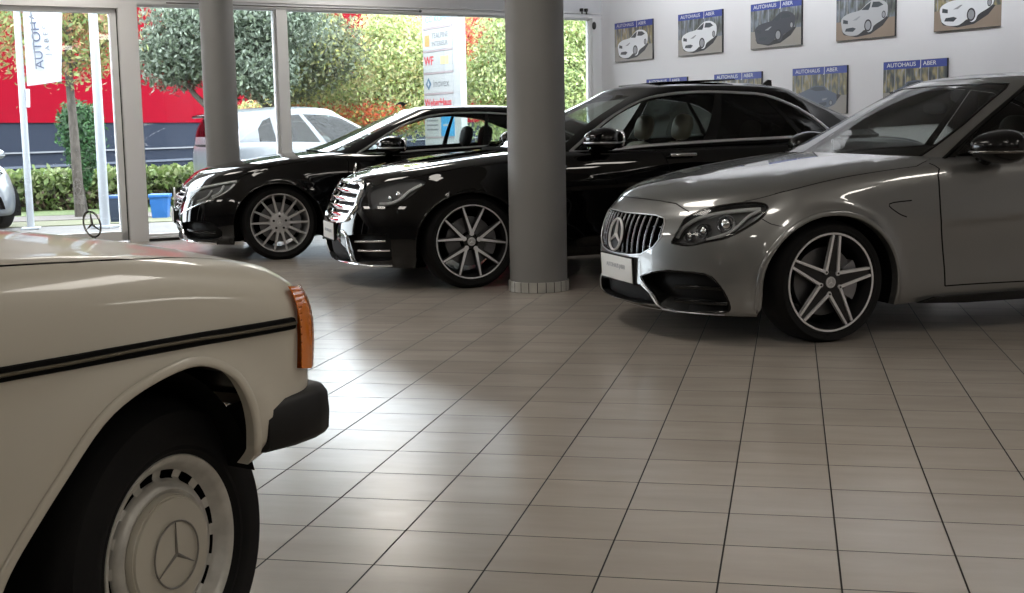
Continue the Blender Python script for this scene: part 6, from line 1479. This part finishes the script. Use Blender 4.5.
def white_hatch(x, y, deg, label, wheel='ten'):
    car = root('car', (x, y, GZ), math.radians(deg), label, 'car', 'white cars outside')
    L, C = HATCH; S = Shell(L, (40, 50, 30), 6)
    S.poly('arch', arch_uv(L, 0, .29, .35, .34, 5)); S.poly('rear_arch', arch_uv(L, -2.45, .29, .35, .34, 5))
    S.poly('headlight', [(.13, 4.1), (.14, 4.75), (.20, 5.1), (.255, 5.15), (.25, 4.7), (.20, 4.2)], 3)
    S.poly('grille', [(0, 4.0), (.09, 3.9), (.085, 3.4), (0, 3.3)]); S.poly('lower_intake', [(0, 2.3), (.12, 2.2), (.14, 1.2), (0, 1.1)])
    S.poly('tail_lamp', [(.80, 3.6), (.80, 5.4), (.86, 5.5), (.88, 4.6), (.86, 3.6)])
    fd = [(.375, 5.4), (.385, 3), (.395, 1)]; bb = [(.51, 1), (.505, 3), (.495, 5.4)]; rr = [(.60, 1), (.61, 2.2), (.64, 3.4), (.655, 5.4)]
    for ln in (fd, bb, rr, [fd[-1], bb[0]], [bb[0], rr[0]]): S.line('panel_gap', ln, .008)
    cabin_hole(S, C, (4.6, 8)); S.cut()
    b = S.get('body')
    for nm in ('arch', 'rear_arch'): b.join(S.get(nm, depth=.05, dirn=(0, -1, 0), back=False))
    put('body', b, 'paint_white', car); put('panel_gap', S.get('panel_gap', lift=-.003), 'rubber', car)
    put('grille', S.get('grille', depth=.04), 'grille_black', car); put('lower_intake', S.get('lower_intake', depth=.04), 'grille_black', car)
    T = Shell(C, (40, 50, 30), 7)
    T.poly('windshield', [(0, .08), (.12, .08), (.19, .12), (.195, .9), (.185, 1.7), (.12, 1.9), (0, 1.95)])
    T.poly('side_window', [(.275, .10), (.255, .9), (.265, 1.55), (.32, 1.75), (.455, 1.80), (.47, .10)])
    T.poly('rear_side_window', [(.490, .10), (.475, 1.80), (.60, 1.72), (.615, .12)])
    T.poly('quarter_window', [(.635, .12), (.62, 1.70), (.66, 1.5), (.685, 1.0), (.69, .14)])
    T.poly('rear_window', [(1, .5), (.88, .5), (.80, .45), (.80, 1.0), (.81, 1.6), (.88, 1.85), (1, 1.9)])
    T.poly('lamp_upper', [(.775, .05), (.775, .95), (.80, 1.5), (.82, 1.5), (.80, .40), (.82, .05)]); T.cut()
    rf = put('roof', T.get('body'), 'paint_white', car); put('windshield', T.get('windshield'), 'glass_clear', car); put('rear_window', T.get('rear_window'), 'glass_dark', car)
    put('spoiler', rbox((-3.04, -.52, 1.40), (-2.74, .52, 1.445), .02).tf(Matrix.Translation((-2.8, 0, 1.42)) @ Matrix.Rotation(-.12, 4, 'Y') @ Matrix.Translation((2.8, 0, -1.42))), 'gloss_black', rf, smooth=40)
    for i in (0, 1):
        m = (lambda p: p.mir()) if i else (lambda p: p)
        for nm in ('side_window', 'rear_side_window', 'quarter_window'): put(nm, m(T.get(nm, both=False, lift=-.002)), 'glass_mid' if nm == 'side_window' else 'glass_dark', car)
        hl = put('headlight', m(S.get('headlight', both=False, depth=.04)), 'lamp_chrome', car); put('lens', m(S.get('headlight', both=False, lift=.001)), 'lens', hl)
        put('tail_lamp', m(S.get('tail_lamp', both=False, lift=.006).join(T.get('lamp_upper', both=False, lift=.006))), 'lamp_clear', car)
        put('door_handle', m(rbox((-1.36, .845, .84), (-1.18, .87, .865), .008)), 'paint_white', car, smooth=40)
        mirror_part(car, -.42, .93, 1.0, 'paint_white', .9, 1 - 2*i, 'paint_white')
    base_skirt(car, T); underbody(car, L); liner(car, S, 'f', 0, .29, .35, .34); liner(car, S, 'r', -2.45, .29, .35, .34)
    interior(car, dict(cabin=(-.1, -2.8), belt=.94, seat_x=-1.25, seat_z=.34, back=.56, rear_x=-2.05, rear_heads=True)); inner_side(car, dict(cabin=(-.1, -2.8), belt=.94))
    for xx in (0, -2.45):
        for s_ in (1, -1): make_wheel(car, xx, .82, s_, .295, .30, .215, wheel, 0, .09)
    return car
mat('lamp_clear', (.72, .66, .68), .12, .3, 1.0)
hk = white_hatch(-7.2, 21.95, 48, 'white hatchback with black roof spoiler, parked outside behind the black coupe')
hk.scale = (1, 1, 1.08)
white_hatch(-10.97, 15.39, -32, 'white car outside at the far left, only its front wheel end in view', 'five')
# ------------------------------------------------------------------ light
emit('ceiling_fill_glow', (1.0, .94, .85), 11.0); emit('wall_fill_glow', (.95, .97, 1.0), 13.0); mat('fill_body', (.6, .6, .6), .4)
def ceiling_fill(a, b, k, first=[]):  # panels above the view, added to brighten the room beyond the window light
    o = root('added_ceiling_fill', ROOM @ Vector((a, b, HC)), RZ, 'rectangular ceiling light panel out of view, added to brighten the showroom', 'lamp', 'added ceiling fill lights')
    put('housing', box((-.34, -.66, -.05), (.34, .66, 0)), 'fill_body', o); put('diffuser', box((-.31, -.63, -.062), (.31, .63, -.05)), k, o)
    return o
for a in (-2.0, 3.0):
    for b in (-6.0, -2.0, 2.5, 7.0, 10.5, 13.2): ceiling_fill(a, b, 'ceiling_fill_glow')
for b in (-3.0, 0.5): ceiling_fill(7.0, b, 'ceiling_fill_glow')
ceiling_fill(6.2, 13.2, 'ceiling_fill_glow')
def added_wall_fill(a, b):  # added unseen light for the white wall; housing screens it from the windshields
    o = root('added_wall_fill', ROOM @ Vector((a, b, HC)), RZ, 'slim shaded ceiling light out of view, added to brighten the white wall', 'lamp', 'added wall fill lights')
    put('housing', box((-.06, -.70, -.30), (0, .70, 0)), 'fill_body', o); put('diffuser', box((0, -.66, -.28), (.012, .66, -.02)), 'wall_fill_glow', o)
for b in (5.4, 7.2, 9.0, 10.8, 12.6): added_wall_fill(8.7, b)
w = bpy.data.worlds.new('overcast_sky'); scene.world = w; w.use_nodes = True
bg = w.node_tree.nodes['Background']; bg.inputs[0].default_value = (.88, .94, 1.0, 1); bg.inputs[1].default_value = 11.0
scene.view_settings.view_transform = 'Standard'; scene.view_settings.look = 'None'; scene.view_settings.gamma = 1; scene.view_settings.exposure = 0.0; scene.view_settings.use_curve_mapping = False
scene.cycles.use_denoising = True; scene.cycles.max_bounces = 10; scene.cycles.transparent_max_bounces = 16; scene.cycles.caustics_reflective = False; scene.cycles.caustics_refractive = False; scene.cycles.sample_clamp_indirect = 6
